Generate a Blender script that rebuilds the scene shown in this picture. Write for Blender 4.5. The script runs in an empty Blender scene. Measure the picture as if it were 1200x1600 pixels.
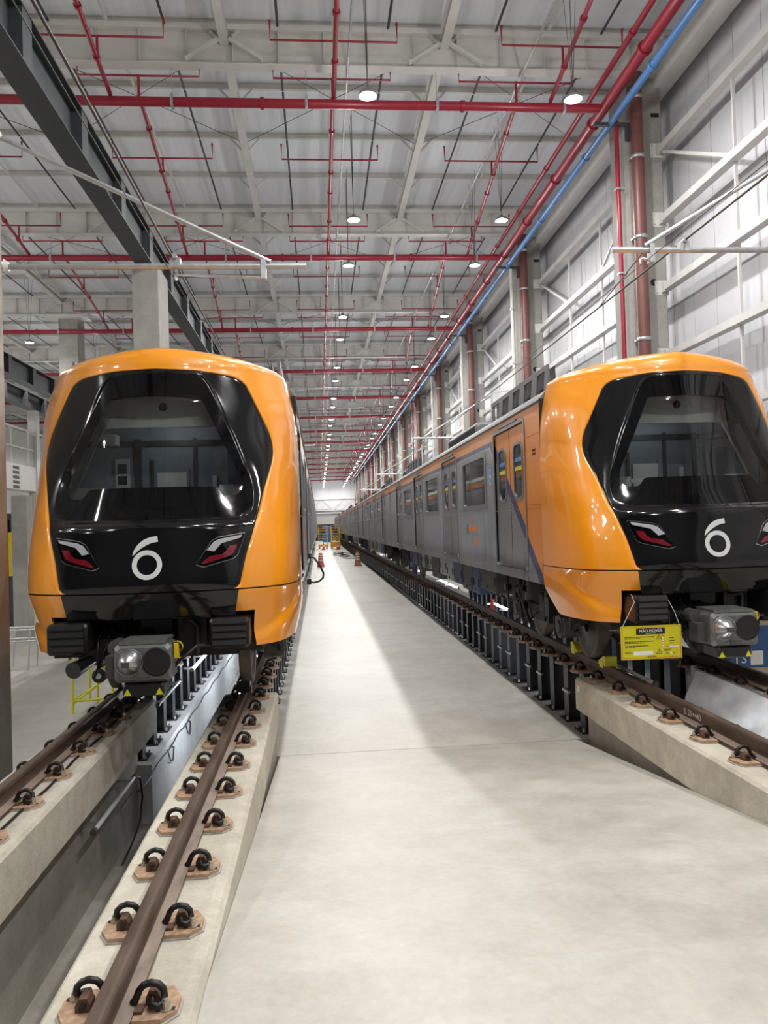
import bpy, bmesh, math, random
from mathutils import Vector, Matrix
random.seed(7)
S = bpy.context.scene
COL = S.collection
PI = math.pi

# ------------------------------------------------------------------ camera
# world: x right, y along the tracks away from the camera, z up; rail tops at z = 0
F_PX, YAW, PITCH, ROLL, CAM_H = 1200.3, 0.08506, 0.01771, -0.03095, 1.844
fw = Vector((math.sin(YAW)*math.cos(PITCH), math.cos(YAW)*math.cos(PITCH), math.sin(PITCH)))
rt = Vector((math.cos(YAW), -math.sin(YAW), 0)); up = rt.cross(fw)
c_, s_ = math.cos(ROLL), math.sin(ROLL)
rt2 = c_*rt + s_*up; up2 = -s_*rt + c_*up
cam = bpy.data.cameras.new('camera'); camo = bpy.data.objects.new('camera', cam); COL.objects.link(camo)
camo.matrix_world = Matrix(((rt2.x, up2.x, -fw.x, 0), (rt2.y, up2.y, -fw.y, 0), (rt2.z, up2.z, -fw.z, CAM_H), (0, 0, 0, 1)))
cam.sensor_fit = 'VERTICAL'; cam.sensor_height = 36.0; cam.lens = 36.0*F_PX/1600.0
cam.clip_start = 0.05; cam.clip_end = 400
S.camera = camo

# ------------------------------------------------------------------ world and exposure
w = bpy.data.worlds.new('hall_ambient'); S.world = w; w.use_nodes = True
w.node_tree.nodes['Background'].inputs[0].default_value = (0.75, 0.82, 0.9, 1)
w.node_tree.nodes['Background'].inputs[1].default_value = 0.05
S.view_settings.view_transform = 'Standard'; S.view_settings.look = 'None'
S.view_settings.gamma = 1.0; S.view_settings.use_curve_mapping = False
S.view_settings.exposure = 0.04
try:
    S.cycles.max_bounces = 6; S.cycles.diffuse_bounces = 4; S.cycles.glossy_bounces = 4
    S.cycles.transmission_bounces = 6; S.cycles.transparent_max_bounces = 8
    S.cycles.caustics_reflective = False; S.cycles.caustics_refractive = False
    S.cycles.sample_clamp_indirect = 4.0
except Exception: pass
LAMP_W = 178.0          # watts of each high bay lamp
LAMP_SIDE_W = 84.0
LAMP_COL = (1.0, 0.985, 0.965)
HALL_END, HALL_START = 168.0, -9.0

# ------------------------------------------------------------------ materials
MATS = {}
def nt(name):
    m = bpy.data.materials.new(name); m.use_nodes = True
    return m, m.node_tree, m.node_tree.nodes['Principled BSDF']
def setp(b, col=None, rough=None, metal=None, coat=None, spec=None):
    if col is not None: b.inputs['Base Color'].default_value = (*col, 1)
    if rough is not None: b.inputs['Roughness'].default_value = rough
    if metal is not None: b.inputs['Metallic'].default_value = metal
    if coat is not None:
        b.inputs['Coat Weight'].default_value = coat; b.inputs['Coat Roughness'].default_value = 0.04
    if spec is not None: b.inputs['Specular IOR Level'].default_value = spec
def mat(name, col, rough=0.5, metal=0.0, coat=None, spec=None, var=0.0, scale=6.0, bump=0.0, rvar=0.0, stretch=(1,1,1), det=5.0):
    """Principled with an object-space noise varying the colour, the gloss and a fine relief."""
    m, t, b = nt(name); setp(b, col, rough, metal, coat, spec)
    if var or bump or rvar:
        tc = t.nodes.new('ShaderNodeTexCoord'); mp = t.nodes.new('ShaderNodeMapping'); n = t.nodes.new('ShaderNodeTexNoise')
        mp.inputs['Scale'].default_value = stretch
        n.inputs['Scale'].default_value = scale; n.inputs['Detail'].default_value = det
        t.links.new(tc.outputs['Object'], mp.inputs[0]); t.links.new(mp.outputs[0], n.inputs['Vector'])
        if var:
            r = t.nodes.new('ShaderNodeValToRGB')
            r.color_ramp.elements[0].position = 0.3; r.color_ramp.elements[1].position = 0.7
            r.color_ramp.elements[0].color = (*[max(0, c*(1-var)) for c in col], 1)
            r.color_ramp.elements[1].color = (*[min(1, c*(1+var)) for c in col], 1)
            t.links.new(n.outputs['Fac'], r.inputs[0]); t.links.new(r.outputs[0], b.inputs['Base Color'])
        if rvar:
            mr = t.nodes.new('ShaderNodeMapRange'); mr.inputs[3].default_value = max(0, rough-rvar); mr.inputs[4].default_value = min(1, rough+rvar)
            t.links.new(n.outputs['Fac'], mr.inputs[0]); t.links.new(mr.outputs[0], b.inputs['Roughness'])
        if bump:
            bu = t.nodes.new('ShaderNodeBump'); bu.inputs['Strength'].default_value = bump; bu.inputs['Distance'].default_value = 0.01
            t.links.new(n.outputs['Fac'], bu.inputs['Height']); t.links.new(bu.outputs[0], b.inputs['Normal'])
    MATS[name] = m; return m
def emit(name, col, strength):
    m, t, b = nt(name); setp(b, (0.9, 0.9, 0.9), 0.4)
    b.inputs['Emission Color'].default_value = (*col, 1); b.inputs['Emission Strength'].default_value = strength
    MATS[name] = m; return m

def concrete(name, col, dark, sc=1.0, rough=0.75, wear=0.5, bump=0.15, spec=0.3):
    m, t, b = nt(name); setp(b, col, rough, spec=spec)
    tc = t.nodes.new('ShaderNodeTexCoord')
    n1 = t.nodes.new('ShaderNodeTexNoise'); n1.inputs['Scale'].default_value = 0.55*sc; n1.inputs['Detail'].default_value = 7; n1.inputs['Roughness'].default_value = 0.62
    n2 = t.nodes.new('ShaderNodeTexNoise'); n2.inputs['Scale'].default_value = 26*sc; n2.inputs['Detail'].default_value = 6
    n3 = t.nodes.new('ShaderNodeTexNoise'); n3.inputs['Scale'].default_value = 3.1*sc; n3.inputs['Detail'].default_value = 8; n3.inputs['Roughness'].default_value = 0.7
    for n in (n1, n2, n3): t.links.new(tc.outputs['Object'], n.inputs['Vector'])
    r1 = t.nodes.new('ShaderNodeValToRGB'); r1.color_ramp.elements[0].position = 0.34; r1.color_ramp.elements[1].position = 0.62
    r1.color_ramp.elements[0].color = (*dark, 1); r1.color_ramp.elements[1].color = (*col, 1)
    mx = t.nodes.new('ShaderNodeMix'); mx.data_type = 'RGBA'; mx.blend_type = 'MULTIPLY'; mx.inputs[0].default_value = wear
    r2 = t.nodes.new('ShaderNodeValToRGB'); r2.color_ramp.elements[0].position = 0.35; r2.color_ramp.elements[1].position = 0.6
    r2.color_ramp.elements[0].color = (0.68, 0.66, 0.62, 1); r2.color_ramp.elements[1].color = (1, 1, 1, 1)
    t.links.new(n1.outputs['Fac'], r1.inputs[0]); t.links.new(n3.outputs['Fac'], r2.inputs[0])
    t.links.new(r1.outputs[0], mx.inputs[6]); t.links.new(r2.outputs[0], mx.inputs[7])
    mx2 = t.nodes.new('ShaderNodeMix'); mx2.data_type = 'RGBA'; mx2.blend_type = 'MULTIPLY'; mx2.inputs[0].default_value = 0.22
    t.links.new(mx.outputs[2], mx2.inputs[6]); t.links.new(n2.outputs['Fac'], mx2.inputs[7])
    t.links.new(mx2.outputs[2], b.inputs['Base Color'])
    bu = t.nodes.new('ShaderNodeBump'); bu.inputs['Strength'].default_value = bump; bu.inputs['Distance'].default_value = 0.01
    t.links.new(n2.outputs['Fac'], bu.inputs['Height']); t.links.new(bu.outputs[0], b.inputs['Normal'])
    mr = t.nodes.new('ShaderNodeMapRange'); mr.inputs[3].default_value = rough-0.12; mr.inputs[4].default_value = min(1, rough+0.12)
    t.links.new(n3.outputs['Fac'], mr.inputs[0]); t.links.new(mr.outputs[0], b.inputs['Roughness'])
    MATS[name] = m; return m

ORANGE = (0.93, 0.335, 0.010)
concrete('floor_concrete', (0.59, 0.57, 0.515), (0.49, 0.47, 0.415), 0.8, 0.47, 0.55, 0.06, 0.45)
concrete('plinth_concrete', (0.72, 0.68, 0.57), (0.55, 0.51, 0.42), 1.7, 0.85, 0.55, 0.3)
concrete('pit_concrete', (0.50, 0.475, 0.42), (0.38, 0.36, 0.31), 1.2, 0.85, 0.5, 0.2)
concrete('pit_painted', (0.66, 0.67, 0.68), (0.55, 0.56, 0.57), 1.2, 0.8, 0.4, 0.1)
concrete('column_concrete', (0.42, 0.41, 0.38), (0.34, 0.33, 0.305), 1.1, 0.8, 0.45, 0.15)
mat('roof_sheet', (0.83, 0.86, 0.91), 0.5, var=0.05, scale=1.2, stretch=(6, .3, 1))
mat('white_steel', (0.63, 0.62, 0.59), 0.45, var=0.05, scale=3)
mat('wall_panel_white', (0.66, 0.66, 0.69), 0.45, var=0.03, scale=1.5)
mat('back_wall_grey', (0.40, 0.40, 0.40), 0.6, var=0.05, scale=.7)
mat('dark_steel', (0.048, 0.055, 0.06), 0.42, var=0.12, scale=5, spec=0.4)
mat('post_steel', (0.012, 0.013, 0.019), 0.38, var=0.15, scale=8, spec=0.5)
mat('galvanised', (0.52, 0.53, 0.54), 0.42, metal=0.75, var=0.12, scale=14)
mat('red_pipe', (0.29, 0.012, 0.030), 0.32, var=0.08, scale=5, spec=0.5)
mat('brown_pipe', (0.16, 0.058, 0.048), 0.42, var=0.12, scale=3)
mat('blue_pipe', (0.07, 0.19, 0.44), 0.35, var=0.08, scale=5)
mat('conduit_white', (0.58, 0.56, 0.52), 0.4, var=.05, scale=4)
mat('rail_rust', (0.10, 0.066, 0.048), 0.55, metal=0.25, var=0.35, scale=9, bump=0.25, rvar=0.12, stretch=(1, .25, 1))
mat('rail_foot_rust', (0.24, 0.185, 0.145), 0.7, var=0.3, scale=12, bump=0.2, stretch=(1, .3, 1))
mat('plate_rust', (0.42, 0.275, 0.175), 0.75, var=0.35, scale=24, bump=0.3)
mat('pad_grey', (0.40, 0.39, 0.37), 0.7, var=0.15, scale=20)
mat('clip_steel', (0.018, 0.017, 0.017), 0.38, metal=0.3, var=0.3, scale=30, bump=.1)
mat('shoulder_rust', (0.12, 0.062, 0.04), 0.7, var=0.35, scale=30, bump=.2)
mat('bolt_zinc', (0.50, 0.45, 0.37), 0.4, metal=0.7, var=0.2, scale=40)
mat('orange_paint', ORANGE, 0.28, coat=1.0, var=0.015, scale=2)
mat('black_gloss', (0.005, 0.005, 0.006), 0.09, spec=0.5, var=0.1, scale=3)
mat('black_frit', (0.0015, 0.0015, 0.002), 0.05, spec=0.35, var=0.1, scale=3)
mat('black_rubber', (0.010, 0.010, 0.010), 0.5, var=0.2, scale=20, spec=.4)
mat('buffer_black', (0.010, 0.010, 0.010), 0.26, var=0.2, scale=12, spec=.5)
mat('chassis_black', (0.018, 0.017, 0.016), 0.6, var=0.35, scale=10)
mat('chassis_grey', (0.075, 0.072, 0.068), 0.55, metal=.3, var=0.35, scale=9)
mat('equip_grey', (0.34, 0.35, 0.36), 0.45, var=0.08, scale=5)
mat('equip_blue', (0.045, 0.075, 0.16), 0.5, var=0.1, scale=5)
mat('wheel_steel', (0.085, 0.068, 0.056), 0.5, metal=0.5, var=0.3, scale=8)
mat('emblem_white', (0.66, 0.68, 0.68), 0.4, var=0.02, scale=9)
mat('lamp_clear', (0.42, 0.43, 0.45), 0.15, coat=1.0, var=0.1, scale=60)
mat('lamp_red', (0.17, 0.003, 0.010), 0.12, coat=1.0, var=0.25, scale=60)
mat('chrome_trim', (0.62, 0.62, 0.62), 0.18, metal=1.0, var=0.05, scale=9)
mat('coupler_grey', (0.15, 0.155, 0.15), 0.38, metal=0.35, var=0.18, scale=14, bump=0.05)
mat('coupler_bright', (0.42, 0.43, 0.43), 0.28, metal=0.9, var=0.15, scale=10)
mat('side_window_glass', (0.010, 0.012, 0.014), 0.05, spec=0.5, var=.1, scale=2)
mat('window_trim', (0.26, 0.27, 0.28), 0.35, metal=0.6, var=.05, scale=9)
mat('roof_grey', (0.15, 0.155, 0.16), 0.5, var=0.08, scale=4)
mat('cab_ceiling_grey', (0.66, 0.67, 0.62), 0.6, var=0.05, scale=4)
mat('cab_wall_dark', (0.17, 0.20, 0.24), 0.5, var=0.15, scale=3)
mat('cab_panel_pale', (0.50, 0.53, 0.52), 0.5, var=0.06, scale=6)
mat('sign_yellow', (0.62, 0.56, 0.012), 0.4, var=0.03, scale=6)
mat('sign_orange', (0.75, 0.22, 0.01), 0.4, var=.03, scale=6)
mat('print_black', (0.008, 0.008, 0.008), 0.5, var=.1, scale=20)
mat('print_grey', (0.20, 0.19, 0.02), 0.5, var=.1, scale=20)
mat('print_white', (0.80, 0.80, 0.77), 0.5, var=.03, scale=20)
mat('print_red', (0.62, 0.06, 0.01), 0.5, var=.05, scale=20)
mat('sticker_yellow', (0.62, 0.60, 0.02), 0.4, var=.04, scale=20)
mat('sticker_blue', (0.05, 0.20, 0.52), 0.4, var=.04, scale=20)
mat('logo_orange', (0.66, 0.17, 0.015), 0.4, var=.04, scale=20)
mat('logo_dark', (0.035, 0.03, 0.045), 0.4, var=.1, scale=20)
mat('safety_yellow', (0.72, 0.52, 0.012), 0.4, var=.06, scale=10)
mat('lime_yellow', (0.62, 0.60, 0.02), 0.4, var=.06, scale=10)
mat('machine_orange', (0.72, 0.36, 0.02), 0.45, var=.08, scale=6)
mat('barrier_red', (0.42, 0.05, 0.04), 0.5, var=.12, scale=6)
mat('barrier_brown', (0.34, 0.13, 0.07), 0.55, var=.12, scale=6)
mat('barrier_white', (0.62, 0.58, 0.56), 0.5, var=.06, scale=6)
mat('porcelain', (0.66, 0.66, 0.62), 0.25, coat=.5, var=.05, scale=10)
mat('cable_black', (0.010, 0.010, 0.011), 0.45, var=.2, scale=12)
mat('wire_steel', (0.085, 0.082, 0.08), 0.45, metal=.5, var=.15, scale=10)
mat('tarp_blue', (0.03, 0.10, 0.25), 0.5, var=.1, scale=6)
mat('box_card', (0.42, 0.36, 0.27), 0.75, var=.08, scale=8)
mat('mesh_panel', (0.42, 0.43, 0.40), 0.6, var=.08, scale=30)
mat('silver_sheet', (0.90, 0.92, 0.95), 0.34, metal=0.05, var=0.16, scale=5, bump=0.6)
mat('lamp_housing', (0.30, 0.30, 0.30), 0.4, metal=.4, var=.05, scale=6)
emit('lamp_glow', (1.0, 0.97, 0.93), 60.0)
emit('tube_glow', (0.86, 0.93, 1.0), 14.0)
mat('tube_off', (0.62, 0.63, 0.64), 0.2, coat=.8, var=.04, scale=10)

def glass_mat():
    m, t, b = nt('windscreen_glass')
    out = t.nodes['Material Output']
    tr = t.nodes.new('ShaderNodeBsdfTransparent'); tr.inputs[0].default_value = (0.92, 0.95, 0.95, 1)
    gl = t.nodes.new('ShaderNodeBsdfGlossy'); gl.inputs['Roughness'].default_value = 0.02; gl.inputs[0].default_value = (.9, .92, .95, 1)
    fr = t.nodes.new('ShaderNodeFresnel'); fr.inputs['IOR'].default_value = 1.5
    n = t.nodes.new('ShaderNodeTexNoise'); n.inputs['Scale'].default_value = 2.0
    ad = t.nodes.new('ShaderNodeMath'); ad.operation = 'MULTIPLY_ADD'; ad.inputs[1].default_value = 0.01
    t.links.new(n.outputs['Fac'], ad.inputs[0]); t.links.new(fr.outputs[0], ad.inputs[2])
    mx = t.nodes.new('ShaderNodeMixShader')
    t.links.new(ad.outputs[0], mx.inputs[0]); t.links.new(tr.outputs[0], mx.inputs[1]); t.links.new(gl.outputs[0], mx.inputs[2])
    t.links.new(mx.outputs[0], out.inputs[0]); MATS['windscreen_glass'] = m
glass_mat()

def livery(name, diagonal):
    """Brushed stainless with an orange cantrail, a violet pinstripe and (lead car) an orange front behind a slanting violet stripe."""
    m, t, b = nt(name); setp(b, (0.3, 0.3, 0.31), 0.35)
    N = t.nodes.new; L = t.links.new
    tc = N('ShaderNodeTexCoord'); sp = N('ShaderNodeSeparateXYZ'); L(tc.outputs['Object'], sp.inputs[0])
    def M(op, a, bb):
        n = N('ShaderNodeMath'); n.operation = op
        for i, v in enumerate((a, bb)):
            if isinstance(v, (int, float)): n.inputs[i].default_value = v
            else: L(v, n.inputs[i])
        return n.outputs[0]
    y, z = sp.outputs[1], sp.outputs[2]
    org = M('GREATER_THAN', z, 3.20); vio = M('GREATER_THAN', z, 3.12)
    if diagonal:
        d = M('SUBTRACT', y, M('ADD', M('DIVIDE', M('SUBTRACT', z, 0.94), 0.769), 1.97))   # > 0 behind the stripe
        org = M('MAXIMUM', org, M('LESS_THAN', d, -0.28)); vio = M('MAXIMUM', vio, M('LESS_THAN', d, 0.0))
    n1 = N('ShaderNodeTexNoise'); n1.inputs['Scale'].default_value = 3.0; n1.inputs['Detail'].default_value = 4
    mp = N('ShaderNodeMapping'); mp.inputs['Scale'].default_value = (1, 1.6, .35); L(tc.outputs['Object'], mp.inputs[0]); L(mp.outputs[0], n1.inputs['Vector'])
    r = N('ShaderNodeValToRGB'); r.color_ramp.elements[0].position = .3; r.color_ramp.elements[1].position = .75
    r.color_ramp.elements[0].color = (0.33, 0.335, 0.355, 1); r.color_ramp.elements[1].color = (0.48, 0.485, 0.505, 1)
    L(n1.outputs['Fac'], r.inputs[0])
    a = N('ShaderNodeMix'); a.data_type = 'RGBA'; L(vio, a.inputs[0]); L(r.outputs[0], a.inputs[6]); a.inputs[7].default_value = (0.045, 0.042, 0.125, 1)
    c = N('ShaderNodeMix'); c.data_type = 'RGBA'; L(org, c.inputs[0]); L(a.outputs[2], c.inputs[6]); c.inputs[7].default_value = (0.68, 0.235, 0.025, 1)
    L(c.outputs[2], b.inputs['Base Color'])
    met = M('MULTIPLY', M('SUBTRACT', 1.0, vio), 0.6); L(met, b.inputs['Metallic'])
    mr = N('ShaderNodeMapRange'); mr.inputs[3].default_value = .22; mr.inputs[4].default_value = .42; L(n1.outputs['Fac'], mr.inputs[0]); L(mr.outputs[0], b.inputs['Roughness'])
    bu = N('ShaderNodeBump'); bu.inputs['Strength'].default_value = .12; bu.inputs['Distance'].default_value = .02
    L(n1.outputs['Fac'], bu.inputs['Height']); L(bu.outputs[0], b.inputs['Normal'])
    MATS[name] = m
livery('lead_car_livery', True); livery('plain_car_livery', False)
def door_livery(name, diagonal):
    livery(name, diagonal); m = MATS[name]
    for n in m.node_tree.nodes:
        if n.type == 'VALTORGB':
            n.color_ramp.elements[0].color = (0.30, 0.285, 0.27, 1); n.color_ramp.elements[1].color = (0.34, 0.325, 0.31, 1)
        if n.type == 'BUMP': n.inputs['Strength'].default_value = 0.03
door_livery('lead_door_livery', True); door_livery('plain_door_livery', False)

# ------------------------------------------------------------------ mesh helpers
class MB:
    def __init__(s): s.v = []; s.f = []; s.m = []; s.sm = []; s.mi = 0; s.smooth = False
    def mat(s, i): s.mi = i; return s
    def add(s, vs, fs, smooth=None):
        o = len(s.v); s.v += [tuple(p) for p in vs]
        for f in fs:
            s.f.append(tuple(i+o for i in f)); s.m.append(s.mi); s.sm.append(s.smooth if smooth is None else smooth)
        return s
    def box(s, x0, x1, y0, y1, z0, z1):
        vs = [(x, y, z) for z in (z0, z1) for y in (y0, y1) for x in (x0, x1)]
        return s.add(vs, [(0,2,3,1),(4,5,7,6),(0,1,5,4),(2,6,7,3),(0,4,6,2),(1,3,7,5)], False)
    def bbox(s, x0, x1, y0, y1, z0, z1, b=0.01):
        """box whose edges along y are chamfered (an octagonal prism) and whose y ends are chamfered too"""
        def ring(y, i):
            return [(x0+b+i, y, z0+i), (x1-b-i, y, z0+i), (x1-i, y, z0+b+i), (x1-i, y, z1-b-i), (x1-b-i, y, z1-i), (x0+b+i, y, z1-i), (x0+i, y, z1-b-i), (x0+i, y, z0+b+i)]
        R = [ring(y0, b), ring(y0+b, 0), ring(y1-b, 0), ring(y1, b)]
        vs = sum(R, []); fs = []
        for k in range(3):
            for i in range(8):
                j = (i+1) % 8; fs.append((k*8+i, k*8+j, k*8+8+j, k*8+8+i))
        fs.append(tuple(range(7, -1, -1))); fs.append(tuple(range(24, 32)))
        return s.add(vs, fs, False)
    def bar(s, p0, p1, w, h=None, upv=(0, 0, 1)):
        """rectangular bar between two points"""
        h = w if h is None else h
        p0, p1 = Vector(p0), Vector(p1); d = (p1-p0).normalized(); u = Vector(upv)
        if abs(d.dot(u)) > .99: u = Vector((0, 1, 0))
        a = d.cross(u).normalized()*w/2; b = a.normalized().cross(d).normalized()*h/2
        vs = [p+sa*a+sb*b for p in (p0, p1) for sa, sb in ((-1,-1),(1,-1),(1,1),(-1,1))]
        return s.add(vs, [(0,1,5,4),(1,2,6,5),(2,3,7,6),(3,0,4,7),(3,2,1,0),(4,5,6,7)], False)
    def cyl(s, p0, p1, r, n=12, r1=None, caps=True, smooth=True):
        r1 = r if r1 is None else r1
        p0, p1 = Vector(p0), Vector(p1); d = (p1-p0).normalized()
        u = Vector((0, 0, 1)) if abs(d.z) < .95 else Vector((1, 0, 0))
        a = d.cross(u).normalized(); b = d.cross(a)
        vs = []
        for p, rr in ((p0, r), (p1, r1)):
            for i in range(n):
                th = 2*PI*i/n; vs.append(p+rr*(math.cos(th)*a+math.sin(th)*b))
        fs = [(i, (i+1) % n, n+(i+1) % n, n+i) for i in range(n)]
        s.add(vs, fs, smooth)
        if caps: s.add(vs, [tuple(range(n-1, -1, -1)), tuple(range(n, 2*n))], False)
        return s
    def tube(s, pts, r, n=8, closed=False):
        P = [Vector(p) for p in pts]; K = len(P); vs = []; prev = None
        for i in range(K):
            a = P[(i-1) % K] if closed or i > 0 else P[i]; b = P[(i+1) % K] if closed or i < K-1 else P[i]
            d = (b-a).normalized()
            if prev is None:
                u = Vector((0, 0, 1)) if abs(d.z) < .9 else Vector((1, 0, 0))
                e = d.cross(u).normalized()
            else:
                e = (prev-d*prev.dot(d)).normalized()
            prev = e; g = d.cross(e)
            rr = r[i] if isinstance(r, (list, tuple)) else r
            for j in range(n):
                th = 2*PI*j/n; vs.append(P[i]+rr*(math.cos(th)*e+math.sin(th)*g))
        fs = []
        for i in range(K if closed else K-1):
            i2 = (i+1) % K
            for j in range(n): fs.append((i*n+j, i*n+(j+1) % n, i2*n+(j+1) % n, i2*n+j))
        s.add(vs, fs, True)
        if not closed: s.add(vs, [tuple(range(n-1, -1, -1)), tuple(range((K-1)*n, K*n))], False)
        return s
    def lathe(s, prof, c, axis='z', n=24, smooth=True):
        """profile of (radius, height) turned about an axis through c"""
        vs = []; c = Vector(c)
        for r, h in prof:
            for i in range(n):
                th = 2*PI*i/n; a, b = r*math.cos(th), r*math.sin(th)
                vs.append(c+Vector({'z': (a, b, h), 'x': (h, a, b), 'y': (b, h, a)}[axis]))
        fs = []
        for k in range(len(prof)-1):
            for i in range(n): fs.append((k*n+i, k*n+(i+1) % n, (k+1)*n+(i+1) % n, (k+1)*n+i))
        s.add(vs, fs, smooth); return s
    def prism(s, poly, axis, a, b):
        """closed polygon (2-d, counter-clockwise) extruded along an axis from a to b"""
        def P(p, h): return {'x': (h, p[0], p[1]), 'y': (p[0], h, p[1]), 'z': (p[0], p[1], h)}[axis]
        n = len(poly); vs = [P(p, a) for p in poly]+[P(p, b) for p in poly]
        fs = [(i, (i+1) % n, n+(i+1) % n, n+i) for i in range(n)]+[tuple(range(n-1, -1, -1)), tuple(range(n, 2*n))]
        return s.add(vs, fs, False)
    def grid(s, G, smooth=True, closed_u=False, skip=None):
        nu, nv = len(G), len(G[0]); vs = [p for row in G for p in row]; fs = []
        for i in range(nu if closed_u else nu-1):
            i2 = (i+1) % nu
            for j in range(nv-1):
                if skip and skip(i, j): continue
                fs.append((i*nv+j, i2*nv+j, i2*nv+j+1, i*nv+j+1))
        return s.add(vs, fs, smooth)
    def mesh(s, name, mats, recalc=True, merge=0.0):
        me = bpy.data.meshes.new(name); me.from_pydata(s.v, [], s.f)
        for m in (mats if isinstance(mats, (list, tuple)) else [mats]): me.materials.append(MATS[m])
        me.polygons.foreach_set('material_index', s.m); me.polygons.foreach_set('use_smooth', s.sm)
        if recalc or merge:
            bm = bmesh.new(); bm.from_mesh(me)
            if merge: bmesh.ops.remove_doubles(bm, verts=bm.verts, dist=merge)
            bmesh.ops.recalc_face_normals(bm, faces=bm.faces); bm.to_mesh(me); bm.free()
        me.update(); return me
    def build(s, name, mats, parent=None, loc=None, **k):
        return link(name, s.mesh(name, mats, **k), parent, loc)
def link(name, me, parent=None, loc=None, rz=0):
    o = bpy.data.objects.new(name, me); COL.objects.link(o)
    if parent: o.parent = parent
    if loc: o.location = loc
    if rz: o.rotation_euler = (0, 0, rz)
    return o
def tag(o, label=None, cat=None, group=None, kind=None):
    if label: o['label'] = label
    if cat: o['category'] = cat
    if group: o['group'] = group
    if kind: o['kind'] = kind
    return o
def thing(name, label, cat, loc=(0, 0, 0), group=None, rz=0):
    return tag(link(name, None, None, loc, rz), label, cat, group)
def struct(o, label, cat): return tag(o, label, cat, None, 'structure')
KIDS = {}
def copy_tree(o, parent=None):
    c = o.copy(); COL.objects.link(c)
    if parent: c.parent = parent
    for ch in list(o.children): copy_tree(ch, c)
    return c
ORD = ['first','second','third','fourth','fifth','sixth','seventh','eighth','ninth','tenth','eleventh','twelfth','thirteenth','fourteenth','fifteenth','sixteenth','seventeenth','eighteenth','nineteenth']
TENS = ['','','twent','thirt','fort','fift','sixt','sevent','eight','ninet']
def nth(i):
    i += 1
    if i < 20: return ORD[i-1]
    if i >= 100: return 'hundredth' if i == 100 else 'hundred and '+nth(i-101)
    t, u = divmod(i, 10)
    return TENS[t]+'ieth' if u == 0 else TENS[t]+'y-'+ORD[u-1]
def text(name, s, size, mname, parent, M, extrude=0.0008, align='CENTER'):
    cu = bpy.data.curves.new(name, 'FONT'); cu.body = s; cu.size = size; cu.extrude = extrude; cu.align_x = align; cu.align_y = 'CENTER'; cu.resolution_u = 2
    o = bpy.data.objects.new(name+'_curve', cu); COL.objects.link(o)
    dg = bpy.context.evaluated_depsgraph_get(); me = bpy.data.meshes.new_from_object(o.evaluated_get(dg))
    bpy.data.objects.remove(o); bpy.data.curves.remove(cu)
    me.transform(M); me.materials.clear(); me.materials.append(MATS[mname]); me.name = name
    return link(name, me, parent)
FRONT = Matrix(((1,0,0,0),(0,0,-1,0),(0,1,0,0),(0,0,0,1)))      # text facing -y (towards the camera)
LEFTF = Matrix(((0,0,-1,0),(-1,0,0,0),(0,1,0,0),(0,0,0,1)))     # text facing -x (towards the aisle), reading along -y
def T(x, y, z): return Matrix.Translation((x, y, z))

XL, XR = -1.66, 4.335            # track centres
RAILS = [-2.412, -0.908, 3.583, 5.087]
PLY = 9.75                       # plinths end here, posts begin
YFL, YFR = 7.55, 8.04            # train fronts

# ------------------------------------------------------------------ floor, pits, plinths
floor = struct(link('floor', None), 'pale concrete hall floor with the ramp up between the two trains', 'floor')
b = MB()       # flat slab between the trains, thick enough to be real
b.box(-0.75, 3.9-0.45, PLY+.012, HALL_END, -1.25, -1.0)
b.build('aisle_slab', 'floor_concrete', floor)
b = MB()       # ramp
prof = [(PLY, -1.0), (3.6, -0.215), (HALL_START, -0.215), (HALL_START, -1.9), (PLY, -1.9)]
b.prism(prof, 'x', -0.570, 3.245)
b.build('ramp_slab', 'floor_concrete', floor)
b = MB(); b.box(-31.8, -2.75, PLY-6, HALL_END, -1.25, -1.0); b.box(-31.8, -2.75, HALL_START, PLY-6, -1.25, -1.0)
b.build('left_slab', 'floor_concrete', floor)
b = MB(); b.box(5.45, 8.95, PLY, HALL_END, -1.25, -1.0); b.prism([(PLY, -1.0), (7.5, -.25), (HALL_START, -.25), (HALL_START, -1.9), (PLY, -1.9)], 'x', 5.42, 8.95)
b.build('right_slab', 'floor_concrete', floor)
# pits below each track
b = MB(); b.box(-2.75, -0.5, HALL_START, HALL_END, -1.9, -1.72); b.box(3.2, 5.5, HALL_START, HALL_END, -1.9, -1.72)
b.build('pit_floor', 'pit_concrete', floor)
b = MB()
for xa, xb in ((-2.76, -2.13), (-1.3, -0.75), (3.45, 3.95), (4.72, 5.46)):
    b.box(xa, xb, PLY-.05, HALL_END, -1.72, -1.0)
b.build('pit_ledge', 'pit_painted', floor)
# plinths: a slab carrying the rail, on a set-back wall
def plinth(xr, label, inward):
    b = MB()
    y0 = HALL_START
    t = [(xr-.335, -.60), (xr+.335, -.60), (xr+.335, -.225), (xr+.31, -.20), (xr-.31, -.20), (xr-.335, -.225)]
    b.prism(t, 'y', y0, PLY)
    o = b.build('plinth_slab', 'plinth_concrete'); struct(o, label, 'plinth')
    c = MB()
    if inward > 0: c.box(xr-.185, xr+.11, y0, PLY-.02, -1.72, -.60)
    else: c.box(xr-.25, xr+.30, y0, PLY-.02, -1.72, -.60)
    c.build('plinth_wall', 'pit_concrete', o)
    return o
pl = [plinth(RAILS[0], 'concrete plinth under the left rail of the left track', 1),
      plinth(RAILS[1], 'concrete plinth under the right rail of the left track', -1),
      plinth(RAILS[2], 'concrete plinth under the left rail of the right track, rising out of the ramp', 1),
      plinth(RAILS[3], 'concrete plinth under the right rail of the right track', -1)]
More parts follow.
